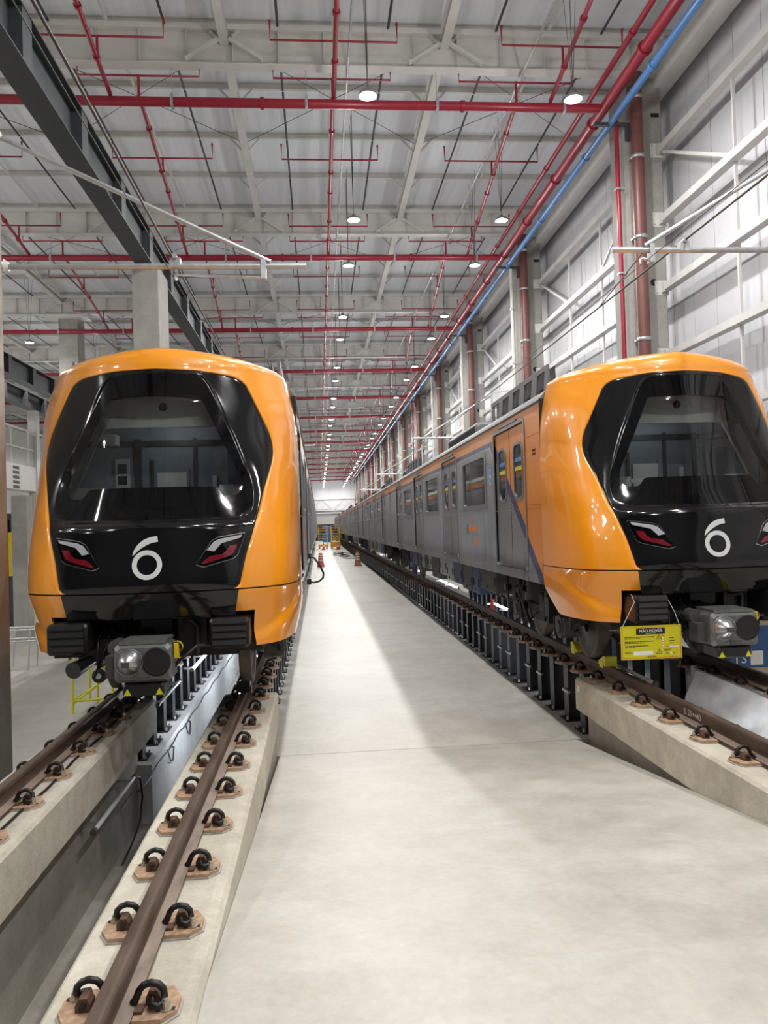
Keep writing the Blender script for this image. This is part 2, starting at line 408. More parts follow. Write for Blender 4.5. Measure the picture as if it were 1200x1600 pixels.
b = MB(); b.box(RAILS[2]-.345, RAILS[2]-.336, 9.58, 9.66, -.36, -.27); tag(b.build('paper_tag', 'print_white', pl[2]), 'small white paper tag')

# ------------------------------------------------------------------ rails with fasteners, posts
def rail_profile(x):
    h = [(.075,-.172),(.075,-.160),(.018,-.140),(.009,-.125),(.009,-.055),(.033,-.040),(.036,-.012),(.028,-.002),(.012,0)]
    return [(x+a, z) for a, z in h]+[(x-a, z) for a, z in reversed(h)]
plate_me = None
def fastener_meshes():
    b = MB(); poly = [(.0, -.125), (.195, -.125), (.252, -.062), (.252, .03), (.205, .115), (.0, .125)]      # outer half; the other half is turned round
    poly = poly+[(-x, -y) for x, y in poly]
    b.mat(0).prism(poly, 'z', -.192, -.172)
    b.mat(1).prism([(x*1.04, y*1.05) for x, y in poly], 'z', -.204, -.192)
    plate = b.mesh('base_plate', ['plate_rust', 'pad_grey'])
    def side(sx):
        tr = lambda P: [(sx*x, sx*y, z) for x, y, z in P]
        c = MB(); c.tube(tr([(.142, .060, -.142), (.142, -.045, -.142), (.150, -.068, -.146), (.176, -.072, -.150), (.192, -.055, -.146), (.196, -.035, -.130), (.190, -.028, -.104), (.168, -.026, -.082), (.138, -.028, -.074), (.106, -.030, -.082), (.086, -.032, -.104), (.076, -.034, -.132), (.070, -.036, -.146), (.058, -.034, -.150)]), .0155, 7)
        c.tube(tr([(.058, -.034, -.150), (.062, .0, -.150), (.074, .03, -.150)]), .0125, 6)
        clip = c.mesh('spring_clip', 'clip_steel')
        d = MB(); q = [(.112, -.172), (.176, -.172), (.176, -.142), (.160, -.114), (.126, -.114), (.112, -.142)]
        y0, y1 = sorted((-.022*sx, .045*sx)); d.prism([(sx*x, z) for x, z in q], 'y', y0, y1)
        d.mat(1).cyl((sx*.142, sx*-.023, -.142), (sx*.142, sx*-.024, -.142), .014, 8).mat(0)
        d.box(*sorted((sx*.076, sx*.112)), *sorted((sx*-.085, sx*-.03)), -.172, -.158)
        sh = d.mesh('clip_shoulder', ['shoulder_rust', 'print_black'])
        e = MB(); x, y = sx*.205, -.058*sx
        e.cyl((x, y, -.172), (x, y, -.164), .027, 12, smooth=False).cyl((x, y, -.164), (x, y, -.138), .019, 6, smooth=False).cyl((x, y, -.138), (x, y, -.128), .010, 8)
        bo = e.mesh('anchor_bolt', 'bolt_zinc')
        g = MB(); g.box(*sorted((sx*.160, sx*.243)), y-.013, y+.013, -.1715, -.1706)
        return clip, sh, bo, g.mesh('bolt_slot', 'print_black')
    return plate, side(1), side(-1)
PLATE, FR, FL = fastener_meshes()
def simple_fastener(b, x, y):
    b.box(x-.28, x+.28, y-.08, y+.08, -.2, -.172)
    for sx in (-1, 1):
        b.prism([(x+sx*.10, -.172), (x+sx*.18, -.172), (x+sx*.17, -.11), (x+sx*.11, -.11)][::1 if sx > 0 else -1], 'y', y-.05, y+.05)
RAIL_LAB = ['rusty rail on the far left, left rail of the left track', 'rusty rail running up the foreground under the right wheels of the left train',
            'rusty rail beside the aisle, under the near wheels of the right train', 'rusty rail at the right edge, far rail of the right track']
rails = []
P = .67
for ri, xr in enumerate(RAILS):
    root = thing('rail', RAIL_LAB[ri], 'rail', (xr, 0, 0), 'rails of the two tracks')
    b = MB(); b.prism(rail_profile(0)[::-1], 'y', HALL_START, HALL_END-6)
    for i, f in enumerate(b.f):
        pass
    me = b.mesh('rail_bar', ['rail_rust', 'rail_foot_rust'])
    for p in me.polygons:
        if p.center.z < -.142 and p.normal.z > .3: p.material_index = 1
    link('rail_bar', me, root)
    y = 3.42-P*3; k = 0; far = MB()
    ydet = 24 if ri == 2 else (13 if ri in (0, 1) else 12)
    while y < HALL_END-8:
        if 1.3 < y < ydet:
            pl_ = link('base_plate', PLATE, root, (0, y, 0), rz=random.uniform(-.02, .02))
            for side in (FR, FL):
                for nm, me_ in zip(('spring_clip', 'clip_shoulder', 'anchor_bolt', 'bolt_slot'), side): link(nm, me_, pl_)
        elif y >= ydet and y < 95: simple_fastener(far, 0, y)
        y += P
    tag(far.build('far_fasteners', 'shoulder_rust', root), None, None, None, 'stuff')
    rails.append(root)
# painted characters on the web of the aisle-side rail
text('rail_marking', 'JL 25+440', .085, 'print_white', rails[2], T(-.0115, 7.25, -.09) @ LEFTF, .0004)

def post_mesh():
    b = MB(); d, fl = .125, .10         # H section: flanges across the track direction
    b.box(-d, -d+.014, -fl, fl, -.98, -.215).box(d-.014, d, -fl, fl, -.98, -.215).box(-d+.014, d-.014, -.006, .006, -.98, -.215)
    b.box(-.15, .15, -.11, .11, -.215, -.2025)
    return b.mesh('post_column', 'post_steel')
def post_base():
    b = MB(); b.box(-.19, .19, -.16, .16, -1.0, -.98)
    return b.mesh('base_plate', 'post_steel')
def post_bolts():
    b = MB()
    for sx in (-1, 1):
        for sy in (-1, 1): b.cyl((sx*.16, sy*.125, -.98), (sx*.16, sy*.125, -.935), .016, 6, smooth=False)
    return b.mesh('anchor_bolts', 'galvanised')
def post_brk():
    b = MB(); b.box(-.165, -.13, -.20, .06, -.60, -.565); return b.mesh('side_bracket', 'galvanised')
PM, PB, PBO, PBR = post_mesh(), post_base(), post_bolts(), post_brk()
def posts(xr, y0, y1, where, grp, brk=True, far=True):
    y = y0; i = 0
    while y < y1:
        r = tag(link('support_post', PM, None, (xr, y, 0)), '%s black post from the near end, under %s' % (nth(i).replace('hundred and', 'hundred'), where), 'post', grp)
        if i < 70: link('base_plate', PB, r)
        if i < 40: link('anchor_bolts', PBO, r)
        if brk and i < 50 and (i % 3 != 2): link('side_bracket', PBR, r)
        y += P; i += 1
    if far:
        b = MB()
        while y < HALL_END-10:
            b.box(xr-.125, xr+.125, y-.10, y-.086, -1.0, -.2).box(xr-.125, xr-.11, y-.1, y+.1, -1.0, -.2); y += P
        tag(b.build('far_posts', 'post_steel'), 'dense far row of black posts under %s' % where, 'posts', None, 'stuff')
yp = 3.42+P*10
posts(RAILS[2], yp, 78, 'the aisle rail of the right train', 'posts under the right train, aisle side')
posts(RAILS[0], yp-.1, 34, 'the left rail of the left train', 'posts under the left train, left side', False, False)
posts(RAILS[1], yp, 26, 'the aisle rail of the left train', 'posts under the left train, aisle side', False, False)
posts(RAILS[3], yp, 26, 'the far rail of the right train', 'posts under the right train, far side', False, False)

# ------------------------------------------------------------------ ceiling
ceil = struct(link('ceiling', None), 'white sheet roof on white steel purlins, rafters and deep beams', 'ceiling')
X0C, X1C = -31.8, 9.05
b = MB(); b.box(X0C, X1C, HALL_START, HALL_END, 13.36, 13.5); b.build('roof_sheet', 'roof_sheet', ceil)
def cee(x0, x1, h=.22, wd=.09, t=.012):
    m = MB(); m.box(x0, x1, -t, 0, 0, h).box(x0, x1, -wd, -t, 0, t).box(x0, x1, -wd, -t, h-t, h); return m
pur = cee(X0C, X1C, .17, .08).mesh('purlin', 'white_steel')
BEAM_Y = 17.35
ypur = [BEAM_Y+2.5*k for k in range(-12, 60)]
ypur = [y for y in ypur if HALL_START < y < HALL_END]
for y in ypur: link('purlin', pur, ceil, (0, y, 13.19))
b = MB(); b.box(X0C, 8.4, -.15, .15, 12.28, 12.30).box(X0C, 8.4, -.15, .15, 13.06, 13.19).box(X0C, 8.4, -.006, .006, 12.30, 13.06)
beam = b.mesh('roof_beam', 'white_steel')
b = MB(); x = X0C+.6
while x < 8.3: b.box(x-.005, x+.005, -.13, .13, 12.30, 13.06); x += 1.02
stif = b.mesh('web_stiffener', 'white_steel')
by = [BEAM_Y+10*k for k in range(-2, 16) if BEAM_Y+10*k < HALL_END-1]
for y in by:
    o = link('roof_beam', beam, ceil, (0, y, 0)); tag(link('web_stiffeners', stif, o), kind='stuff')
RAFT = [-26.8, -21.8, -16.8, -11.8, -6.8, -1.8, 3.2]
b = MB(); b.box(-.10, .10, HALL_START, HALL_END, -.09, -.076).box(-.10, .10, HALL_START, HALL_END, .076, .09).box(-.008, .008, HALL_START, HALL_END, -.076, .076)
raf = b.mesh('rafter', 'white_steel')
for x in RAFT: link('rafter', raf, ceil, (x, 0, 12.86))
def vbrace():
    m = MB()
    for s in (-1, 1): m.bar((s*.08, 0, -.02), (s*.45, 0, .37), .05, .05)
    return m
vb = vbrace().mesh('fly_brace', 'white_steel')
bb = MB(); nb = 0; far = MB()
def add_me(dst, srcMB, off):
    o = Vector(off); dst.add([Vector(v)+o for v in srcMB.v], srcMB.f, False)
vsrc = vbrace()
for y in ypur:
    for x in RAFT:
        if 8 < y < 70 and x > -20:
            link('fly_brace', vb, ceil, (x, y-.06, 12.84))
        else: add_me(far, vsrc, (x, y-.06, 12.84))
tag(far.build('far_fly_braces', 'white_steel', ceil), kind='stuff')
# deep beam kickers beside the rafters
b = MB()
for s in (-1, 1): b.bar((s*.12, 0, 12.8), (s*.85, 0, 12.33), .10, .06)
kick = b.mesh('beam_kicker', 'white_steel')
for y in by:
    for x in RAFT[2:]: link('beam_kicker', kick, ceil, (x, y-.2, 0))
# sag rods between the purlins: dark tubes and pale flats
rodm = MB().cyl((0, .02, 0), (0, 2.4, 0), .030, 6, caps=False).mesh('sag_rod', 'dark_steel')
flm = MB().box(-.035, .035, .02, 2.4, -.02, .02).mesh('sag_flat', 'white_steel')
far = MB(); far2 = MB()
xs = [-31.8+2.5*k+1.2 for k in range(16)]
for y in ypur:
    for x in xs:
        if 12 < y < 46 and x > -13: link('sag_rod', rodm, ceil, (x, y, 13.16)); link('sag_flat', flm, ceil, (x+1.25, y, 13.22))
        elif y < 120:
            far.cyl((x, y+.02, 13.16), (x, y+2.4, 13.16), .03, 4, caps=False); far2.box(x+1.215, x+1.285, y+.02, y+2.4, 13.2, 13.24)
tag(far.build('far_sag_rods', 'dark_steel', ceil), kind='stuff'); tag(far2.build('far_sag_flats', 'white_steel', ceil), kind='stuff')
# wind bracing cables crossing in every other bay
b = MB()
for y in by:
    for x in RAFT:
        b.cyl((x, y+.2, 13.02), (x+5, y+4.9, 13.02), .010, 4, caps=False); b.cyl((x+5, y+.2, 13.02), (x, y+4.9, 13.02), .010, 4, caps=False)
tag(b.build('bracing_cables', 'dark_steel', ceil), kind='stuff')

# ------------------------------------------------------------------ right wall
XW = 8.80
wall = struct(link('wall_right', None), 'tall white panel wall behind the right train, with white girts and braces', 'wall')
pan = MB().box(0, .05, .010, .990, -1.0, 13.36).mesh('wall_panel', 'wall_panel_white')
b = MB().box(XW, XW+.05, HALL_START, 5, -1.0, 13.36); b.build('near_wall_panels', 'wall_panel_white', wall)
b = MB().box(XW+.055, XW+.2, HALL_START, HALL_END, -1.0, 13.36); b.build('wall_backing', 'dark_steel', wall)
for y in range(5, int(HALL_END)): link('wall_panel', pan, wall, (XW, y, 0))
COLY = [17.5+10*k for k in range(-2, 16) if 17.5+10*k < HALL_END-.9]
GZ = [10.55, 8.9, 7.27, 5.66, 4.05, 2.45]
gir = MB().box(-.10, .10, 1.0, 9.98, -.08, -.06).box(-.10, .10, 1.0, 9.98, .06, .08).box(-.10, -.085, 1.0, 9.98, -.06, .06).mesh('girt', 'white_steel')
brk = MB().box(-.17, .17, -.035, 0, -.17, .17).box(-.02, .02, -.16, -.035, -.12, .12).mesh('girt_bracket', 'white_steel')
bo = MB()
for sx in (-.12, .12):
    for sz in (-.12, .12): bo.cyl((sx, -.05, sz), (sx, -.035, sz), .02, 6)
brb = bo.mesh('bracket_bolts', 'galvanised')
XG = 8.36
dg1 = MB().bar((0, 1.05, 10.5), (0, 4.1, 8.95), .07).mesh('wall_brace', 'white_steel')
dg2 = MB().bar((0, 9.9, 10.5), (0, 6.9, 8.95), .07).mesh('wall_brace', 'white_steel')
tie = MB().bar((0, 0, 1.0), (0, 0, 10.5), .055).mesh('wall_tie', 'white_steel')
for y in COLY:
    for z in GZ:
        link('girt', gir, wall, (XG, y, z))
        k = link('girt_bracket', brk, wall, (XG-.1, y, z)); link('bracket_bolts', brb, k)
    link('wall_brace', dg1, wall, (XG, y, 0)); link('wall_brace', dg2, wall, (XG, y, 0))
    link('wall_tie', tie, wall, (XG+.05, y+4.1, 0)); link('wall_tie', tie, wall, (XG+.05, y+6.9, 0))
b = MB().box(XG-.12, XG+.3, HALL_START, HALL_END, 12.05, 12.45); b.build('eaves_beam', 'white_steel', wall)
# columns, rainwater pipes, thin risers
colm = MB()
colm.prism([(7.53, 0), (7.56, -.03), (8.37, -.03), (8.40, 0), (8.40, 1.0), (7.53, 1.0)], 'z', -1.0, 12.28)
colme = colm.mesh('column', 'column_concrete')
hole = MB().lathe([(.0, -.033), (.085, -.033), (.085, -.028), (.0, -.028)], (0, 0, 0), 'y', 16).mesh('column_sleeve', 'print_black')
slot = MB().box(-.1, .1, -.035, -.02, -.05, .05).mesh('column_socket', 'print_black')
down = MB(); down.cyl((0, 0, -1.0), (0, 0, 11.95), .145, 18).cyl((0, 0, 11.95), (0, 0, 12.25), .165, 18, r1=.18)
downme = down.mesh('pipe_run', 'brown_pipe')
cl = MB().lathe([(.15, -.045), (.158, -.045), (.158, .045), (.15, .045)], (0, 0, 0), 'z', 18).box(-.17, .17, .05, .15, -.02, .02).mesh('pipe_clamp', 'galvanised')
rise = MB().cyl((0, 0, -1.0), (0, 0, 11.45), .055, 12).mesh('riser_run', 'red_pipe')
risew = MB().cyl((0, 0, -1.0), (0, 0, 11.45), .065, 12).mesh('riser_run', 'conduit_white')
rc = MB().box(-.07, .14, -.075, .075, -.02, .02).mesh('riser_clamp', 'galvanised')
for i, y in enumerate(COLY):
    j = i-2
    near = '%s from the camera along the right wall' % nth(max(j, 0)) if j >= 0 else ['out of view beside the camera', 'just outside the right edge of the photo'][i]
    c = struct(link('column', colme, None, (0, y, 0)), 'grey concrete column, ' + near, 'column')
    link('column_sleeve', hole, c, (8.07, 0, 7.4)); link('column_socket', slot, c, (8.24, 0, 11.4))
    d = thing('downpipe', 'brown rainwater pipe on the column %s' % near, 'pipe', (7.70, y-.215, 0), 'brown pipes down the wall columns')
    link('pipe_run', downme, d)
    for z in (1.4, 4.2, 6.0, 8.4, 10.3, 11.7): link('pipe_clamp', cl, d, (0, 0, z))
    red = (j == 0 or j in (4, 9))
    r = thing('riser_pipe', '%s riser pipe on the column %s' % ('thin red' if red else 'thin pale', near), 'pipe', (7.27, y-.06, 0), 'thin riser pipes')
    link('riser_run', rise if red else risew, r)
    for z in (1.5, 4.2, 7.6, 9.6): link('riser_clamp', rc, r, (0, 0, z))

# back wall, left wall, wall behind the camera
bw = struct(link('wall_back', None), 'white panelled end wall of the hall with a grey lower part', 'wall')
pw = MB().box(.01, 2.49, 0, .1, 5.75, 13.36).mesh('wall_panel', 'wall_panel_white')
for k in range(17): link('wall_panel', pw, bw, (X0C+2.5*k-.9, HALL_END, 0))
b = MB().box(X0C, X1C, HALL_END+.05, HALL_END+.3, 2.6, 13.36); b.build('wall_core', 'back_wall_grey', bw)
b = MB()
for z in (8.0, 5.55, 4.9): b.box(X0C, X1C, HALL_END-.35, HALL_END, z-.09, z+.09)
for k in range(8): b.bar((X0C+5*k, HALL_END-.1, 5.6), (X0C+5*k+2.5, HALL_END-.1, 8.0), .12); b.bar((X0C+5*k+5, HALL_END-.1, 5.6), (X0C+5*k+2.5, HALL_END-.1, 8.0), .12)
b.build('wall_rails', 'white_steel', bw)
b = MB().box(X0C, X1C, HALL_END-.12, HALL_END+.05, 2.5, 4.2); b.build('grey_shutter_band', 'back_wall_grey', bw)
b = MB().box(X0C, X1C, HALL_END+1.2, HALL_END+1.4, -1, 2.6); b.build('dark_opening', 'dark_steel', bw)
lw = struct(MB().box(X0C-.3, X0C, HALL_START, HALL_END, -1.9, 13.5).build('wall_left', 'wall_panel_white'), 'white wall far to the left beyond the left train', 'wall')
fwl = struct(MB().box(X0C, X1C, HALL_START-.3, HALL_START, -1.9, 13.5).build('wall_front', 'dark_steel'), 'dark steel gate wall behind the camera', 'wall')
# left side: building columns, crane columns and dark girders
bc = MB().prism([(-12.05, 0), (-12.02, -.03), (-11.18, -.03), (-11.15, 0), (-11.15, 1.0), (-12.05, 1.0)], 'z', -1, 12.28).mesh('column', 'column_concrete')
capm = MB().box(-12.6, -10.6, -.35, .35, 12.12, 12.28).mesh('column_cap', 'white_steel')
for i, y in enumerate([37.5+10*k for k in range(-1, 13)]):
    c = struct(link('column', bc, None, (0, y, 0)), 'concrete roof column, %s from the camera in the row left of the left train' % nth(i), 'column'); link('column_cap', capm, c)
cc = MB().prism([(-4.02, .02), (-4.0, 0), (-3.46, 0), (-3.44, .02), (-3.44, 1.12), (-4.02, 1.12)], 'z', -1, 7.86).mesh('column', 'column_concrete')
for i, y in enumerate([7.72+9.82*k for k in range(0, 16)]):
    lab = ['concrete column cropped by the left edge of the photo', 'concrete column rising behind the left train, dark beam on its top'][i] if i < 2 else 'concrete beam column hidden behind the left train, %s of its row' % nth(i)
    struct(link('column', cc, None, (0, y, 0)), lab, 'column')
def girder(x, z, y0, y1, label):
    r = struct(link('beam', None, None, (x, 0, z)), label, 'beam')
    b = MB(); b.box(-.19, .19, y0, y1, 0, .025).box(-.19, .19, y0, y1, .72, .745).box(-.012, .012, y0, y1, .025, .72)
    b.build('beam_section', 'dark_steel', r)
    st = MB().box(.012, .18, -.01, .01, .025, .72).box(.10, .18, .01, .32, .025, .72).mesh('stiffener', 'dark_steel')
    y = y0+.6
    while y < min(y1, 70): link('stiffener', st, r, (0, y, 0)); y += 2.45
    return r
girder(-3.73, 7.86, 2.0, HALL_END-1, 'dark grey steel crane beam running back over the left columns')
girder(-11.4, 7.86, 14.0, HALL_END-1, 'dark steel crane beam beyond the left train, upper one of the far pair')
girder(-13.5, 7.86, 14.0, HALL_END-1, 'dark steel crane beam beyond the left train, lower one of the far pair')

# ------------------------------------------------------------------ high bay lamps (each with its own light)
lh = MB().lathe([(0, .16), (.05, .16), (.07, .10), (.17, .07), (.19, .02), (.19, 0), (.16, 0)], (0, 0, 0), 'z', 20).mesh('lamp_body', 'lamp_housing')
ll = MB().lathe([(0, .004), (.155, .004), (.155, .012)], (0, 0, 0), 'z', 20).mesh('lamp_lens', 'lamp_glow')
lc = MB().cyl((0, 0, .16), (0, 0, 2.97), .008, 5, caps=False).cyl((0, 0, .16), (0, .5, 2.97), .006, 4, caps=False).cyl((0, 0, .16), (0, -.5, 2.97), .006, 4, caps=False).mesh('hanging_wire', 'wire_steel')
LD = bpy.data.lights.new('high_bay_light', 'AREA'); LD.shape = 'DISK'; LD.size = .32; LD.energy = LAMP_W; LD.color = LAMP_COL
LG = bpy.data.lights.new('high_bay_glow', 'POINT'); LG.shadow_soft_size = .12; LG.energy = LAMP_SIDE_W; LG.color = LAMP_COL     # light leaving the rim of the lens sideways
ROWS = [(1.22, 'over the aisle'), (5.42, 'over the right train'), (-12.5, 'beyond the left train'), (-18.5, 'by the far left wall')]
for x, where in ROWS:
    ys = sorted([15.1+9.95*k for k in range(-2, 16)]+[21.3+9.95*k for k in range(-2, 15)])
    if x < -10: ys = [y for k, y in enumerate(ys) if k % 2 == 0 or y < (28 if x > -15 else 44)]
    n = 0
    for y in ys:
        if y > HALL_END-3: continue
        if y > 14: lab = 'round high bay lamp, %s from the camera, row %s' % (nth(n), where); n += 1
        else: lab = 'high bay lamp out of frame %s, row %s' % ('behind the camera' if y < 0 else 'straight overhead' if y < 3 else 'just ahead overhead' if y < 8 else 'closest above the frame', where)
        r = thing('high_bay_lamp', lab, 'lamp', (x, y, 10.4), 'high bay lamps')
        link('lamp_body', lh, r); link('lamp_lens', ll, r); link('hanging_wire', lc, r)
        lo = bpy.data.objects.new('lamp_light', LD); COL.objects.link(lo); lo.parent = r; lo.location = (0, 0, -.02)
        lo = bpy.data.objects.new('lamp_rim_light', LG); COL.objects.link(lo); lo.parent = r; lo.location = (0, 0, -.16)

# ------------------------------------------------------------------ sprinkler and service pipes
def flange(m, p, d, r): d = Vector(d)*.04; p = Vector(p); m.cyl(p-d, p+d, r*1.28, 12)
my = [17.4+10*k for k in range(-1, 15)]
ZM = 11.5
mm = MB(); mm.cyl((-31, 0, 0), (6.85, 0, 0), .105, 14)
for x in (-25, -19, -13, -7, -1, 3.6): flange(mm, (x, 0, 0), (1, 0, 0), .105)
mainme = mm.mesh('main_run', 'red_pipe')
hg = MB()
for k in range(13): hg.cyl((-30+3*k, 0, .1), (-30+3*k, 0, 1.7), .008, 4, caps=False); hg.box(-30.03+3*k, -29.97+3*k, -.12, .12, -.12, .14)
hgme = hg.mesh('hanger_rods', 'galvanised')
for i, y in enumerate(my):
    j = i-1
    lab = 'red sprinkler main crossing the hall, %s from the camera' % nth(j) if j >= 0 else 'red sprinkler main crossing just above the top of the photo'
    r = thing('sprinkler_main', lab, 'pipe', (0, y, ZM), 'red mains crossing the hall')
    link('main_run', mainme, r); tag(link('hanger_rods', hgme, r), kind='stuff')
def branch(dx):
    m = MB(); p0, p1 = Vector((0, .22, .10)), Vector((dx, 9.9, .10))
    m.tube([(0, .0, .0), (0, .0, .06), (0, .05, .10), p0, p1], .05, 8)
    for t in (.12, .35, .48, .7, .86): flange(m, p0.lerp(p1, t), (p1-p0).normalized(), .058)
    m.cyl((0, 0, .1), (0, 0, .6), .03, 8)
    return m.mesh('branch_run', 'red_pipe')
am = MB(); am.tube([(-1.34, 0, .88), (-1.34, 0, .50), (1.34, 0, .50), (1.34, 0, .88)], .023, 7).cyl((0, 0, 0), (0, 0, .50), .028, 7)
for s in (-1.34, 1.34): am.lathe([(.0, .92), (.03, .92), (.03, .88), (0, .86)], (s, 0, 0), 'z', 8)
arm = am.mesh('sprinkler_arm', 'red_pipe')
LINES = ((-8.6, -1.1, 'beyond the left train'), (-3.73, -.60, 'left of the left train'), (.60, .02, 'over the aisle'), (4.88, .78, 'over the right train'))
BR = [branch(l[1]) for l in LINES]
for i, y in enumerate(my):
    for (x, dx, nm), br in zip(LINES, BR):
        lab = 'red sprinkler branch, %s from the camera, line %s' % (nth(i), nm)
        r = thing('sprinkler_branch', lab, 'pipe', (x, y, ZM), 'red sprinkler branches')
        link('branch_run', br, r)
        for ya in (.03, 3.9, 8.65): link('sprinkler_arm', arm, r, (dx*ya/9.9, ya, .10))
def long_pipe(name, label, cat, x, z, r, m, fl=0, y0=HALL_START+.1, y1=HALL_END-.6):
    t = thing(name, label, cat, (x, 0, z)); p = MB().cyl((0, y0, 0), (0, y1, 0), r, 14)
    if fl:
        y = y0
        while y < min(y1, 110): flange(p, (0, y, 0), (0, 1, 0), r); y += fl
    p.build('pipe_run', m, t); return t
t = long_pipe('collector_pipe', 'thick red collector pipe running along the top of the right wall', 'pipe', 6.97, ZM, .125, 'red_pipe', 3.0)
sup = MB().box(-.25, .62, -.04, .04, -.42, -.34).box(.50, .62, -.04, .04, -.75, -.34).mesh('pipe_bracket', 'dark_steel')
for y in COLY: link('pipe_bracket', sup, t, (0, y-.1, 0))
long_pipe('collector_pipe', 'thinner red pipe running just above the thick red collector pipe', 'pipe', 6.72, ZM+.32, .065, 'red_pipe', 3.0)
long_pipe('compressed_air_pipe', 'bright blue pipe running beside the red collector pipe', 'pipe', 7.13, 11.16, .085, 'blue_pipe', 4.0)
long_pipe('cable_conduit', 'thin grey conduit along the lamp row over the right train', 'conduit', 5.0, 12.2, .03, 'galvanised')
long_pipe('cable_conduit', 'thin grey conduit along the lamp row over the aisle', 'conduit', .95, 12.2, .025, 'galvanised')

# ------------------------------------------------------------------ trains: the cab front as one analytic surface
# each level: height z and eight (half-width, set-back) points from the centre line round the corner to the rear seam
LV = [
 (.62, [(0,.30),(.45,.30),(.84,.32),(1.06,.42),(1.21,.60),(1.30,.88),(1.35,1.25),(1.37,1.75)]),
 (1.04,[(0,.10),(.45,.12),(.83,.19),(1.09,.34),(1.27,.56),(1.38,.90),(1.43,1.30),(1.44,1.75)]),
 (1.27,[(0,.00),(.45,.04),(.855,.15),(1.12,.31),(1.29,.52),(1.385,.86),(1.43,1.30),(1.44,1.75)]),
 (1.60,[(0,.03),(.45,.075),(.86,.20),(1.12,.36),(1.285,.56),(1.38,.88),(1.43,1.31),(1.44,1.75)]),
 (1.90,[(0,.06),(.45,.12),(.86,.26),(1.11,.43),(1.275,.62),(1.375,.92),(1.43,1.32),(1.44,1.75)]),
 (2.00,[(0,.17),(.45,.23),(.86,.37),(1.10,.51),(1.265,.69),(1.37,.96),(1.425,1.33),(1.44,1.75)]),
 (2.35,[(0,.28),(.45,.35),(.86,.52),(1.09,.645),(1.25,.81),(1.36,1.06),(1.42,1.39),(1.44,1.75)]),
 (2.70,[(0,.38),(.45,.45),(.84,.61),(1.07,.73),(1.235,.90),(1.35,1.14),(1.415,1.42),(1.435,1.75)]),
 (3.25,[(0,.54),(.45,.61),(.78,.73),(.98,.83),(1.15,.98),(1.29,1.20),(1.375,1.45),(1.40,1.75)]),
 (3.57,[(0,.63),(.45,.69),(.72,.78),(.90,.885),(1.06,1.04),(1.19,1.25),(1.29,1.48),(1.33,1.75)]),
]
ZR, ZCROWN = 3.57, 3.84
SMOOTH_Z = (1.60, 2.00, 2.35)     # heights where the corner and side points follow the neighbouring levels
def cr(xs, ys, x):
    """non-uniform cubic Hermite interpolation with finite-difference tangents"""
    n = len(xs)
    if x <= xs[0]: i = 0
    elif x >= xs[-1]: i = n-2
    else: i = max(k for k in range(n-1) if xs[k] <= x)
    def tan(k):
        if k == 0: return (ys[1]-ys[0])/(xs[1]-xs[0])
        if k == n-1: return (ys[-1]-ys[-2])/(xs[-1]-xs[-2])
        h0, h1 = xs[k]-xs[k-1], xs[k+1]-xs[k]
        return ((ys[k]-ys[k-1])/h0*h1+(ys[k+1]-ys[k])/h1*h0)/(h0+h1)
    h = xs[i+1]-xs[i]; u = (x-xs[i])/h
    m0, m1 = tan(i)*h, tan(i+1)*h
    return (2*u**3-3*u*u+1)*ys[i]+(u**3-2*u*u+u)*m0+(-2*u**3+3*u*u)*ys[i+1]+(u**3-u*u)*m1
TI = [0, 1, 2, 3, 4, 5, 6, 7]; ZS = [l[0] for l in LV]
for i in range(3, 8):
    keep = [l for l in LV if l[0] not in SMOOTH_Z]
    for z_, pts in LV:
        if z_ in SMOOTH_Z: pts[i] = (cr([l[0] for l in keep], [l[1][i][0] for l in keep], z_), cr([l[0] for l in keep], [l[1][i][1] for l in keep], z_))
_cache = {}
def lev(k, t):
    key = (k, round(t, 5))
    if key not in _cache:
        pts = LV[k][1]; tt = abs(t)
        # mirror control points so that the surface is smooth across the centre line
        xs = [-1]+TI
        _cache[key] = (cr(xs, [-pts[1][0]]+[p[0] for p in pts], tt), cr(xs, [pts[1][1]]+[p[1] for p in pts], tt))
    return _cache[key]
def surf(t, z):
    """t in -7..7 round the plan, z height"""
    P = [lev(k, t) for k in range(len(LV))]
    x = cr(ZS, [p[0] for p in P], z); y = cr(ZS, [p[1] for p in P], z)
    f = max(0.0, min(1.0, 3.1-abs(t))); f = f*f*(3-2*f)                 # the ledge below the windscreen is a crease that fades out at the corners
    if f > 0:
        i = ZS.index(2.0)
        if z >= 2.0: yc = cr(ZS[i:], [p[1] for p in P[i:]], z)
        elif z <= 1.9: yc = cr(ZS[:i], [p[1] for p in P[:i]], z)
        else: u = (z-1.9)*10; u = u*u*(3-2*u); yc = P[i-1][1]+(P[i][1]-P[i-1][1])*u
        y += (yc-y)*f
    return Vector((x if t >= 0 else -x, y, z))
def nrm(t, z):
    e = .02
    a = surf(t+e, z)-surf(t-e, z) if abs(t) > e else Vector((1, 0, 0)); b = surf(t, z+e)-surf(t, z-e)
    n = a.cross(b).normalized()
    return n if n.y < 0 or abs(n.x) > .5 else -n
def t_of(x, z):
    lo, hi = 0.0, 7.0; ax = abs(x)
    for _ in range(22):
        m = (lo+hi)/2
        if surf(m, z).x < ax: lo = m
        else: hi = m
    return math.copysign((lo+hi)/2, x)
def on(x, z, off=0.0):
    t = t_of(x, z); n = nrm(t, z)
    if n.y > 0: n = -n
    return surf(t, z)+n*off
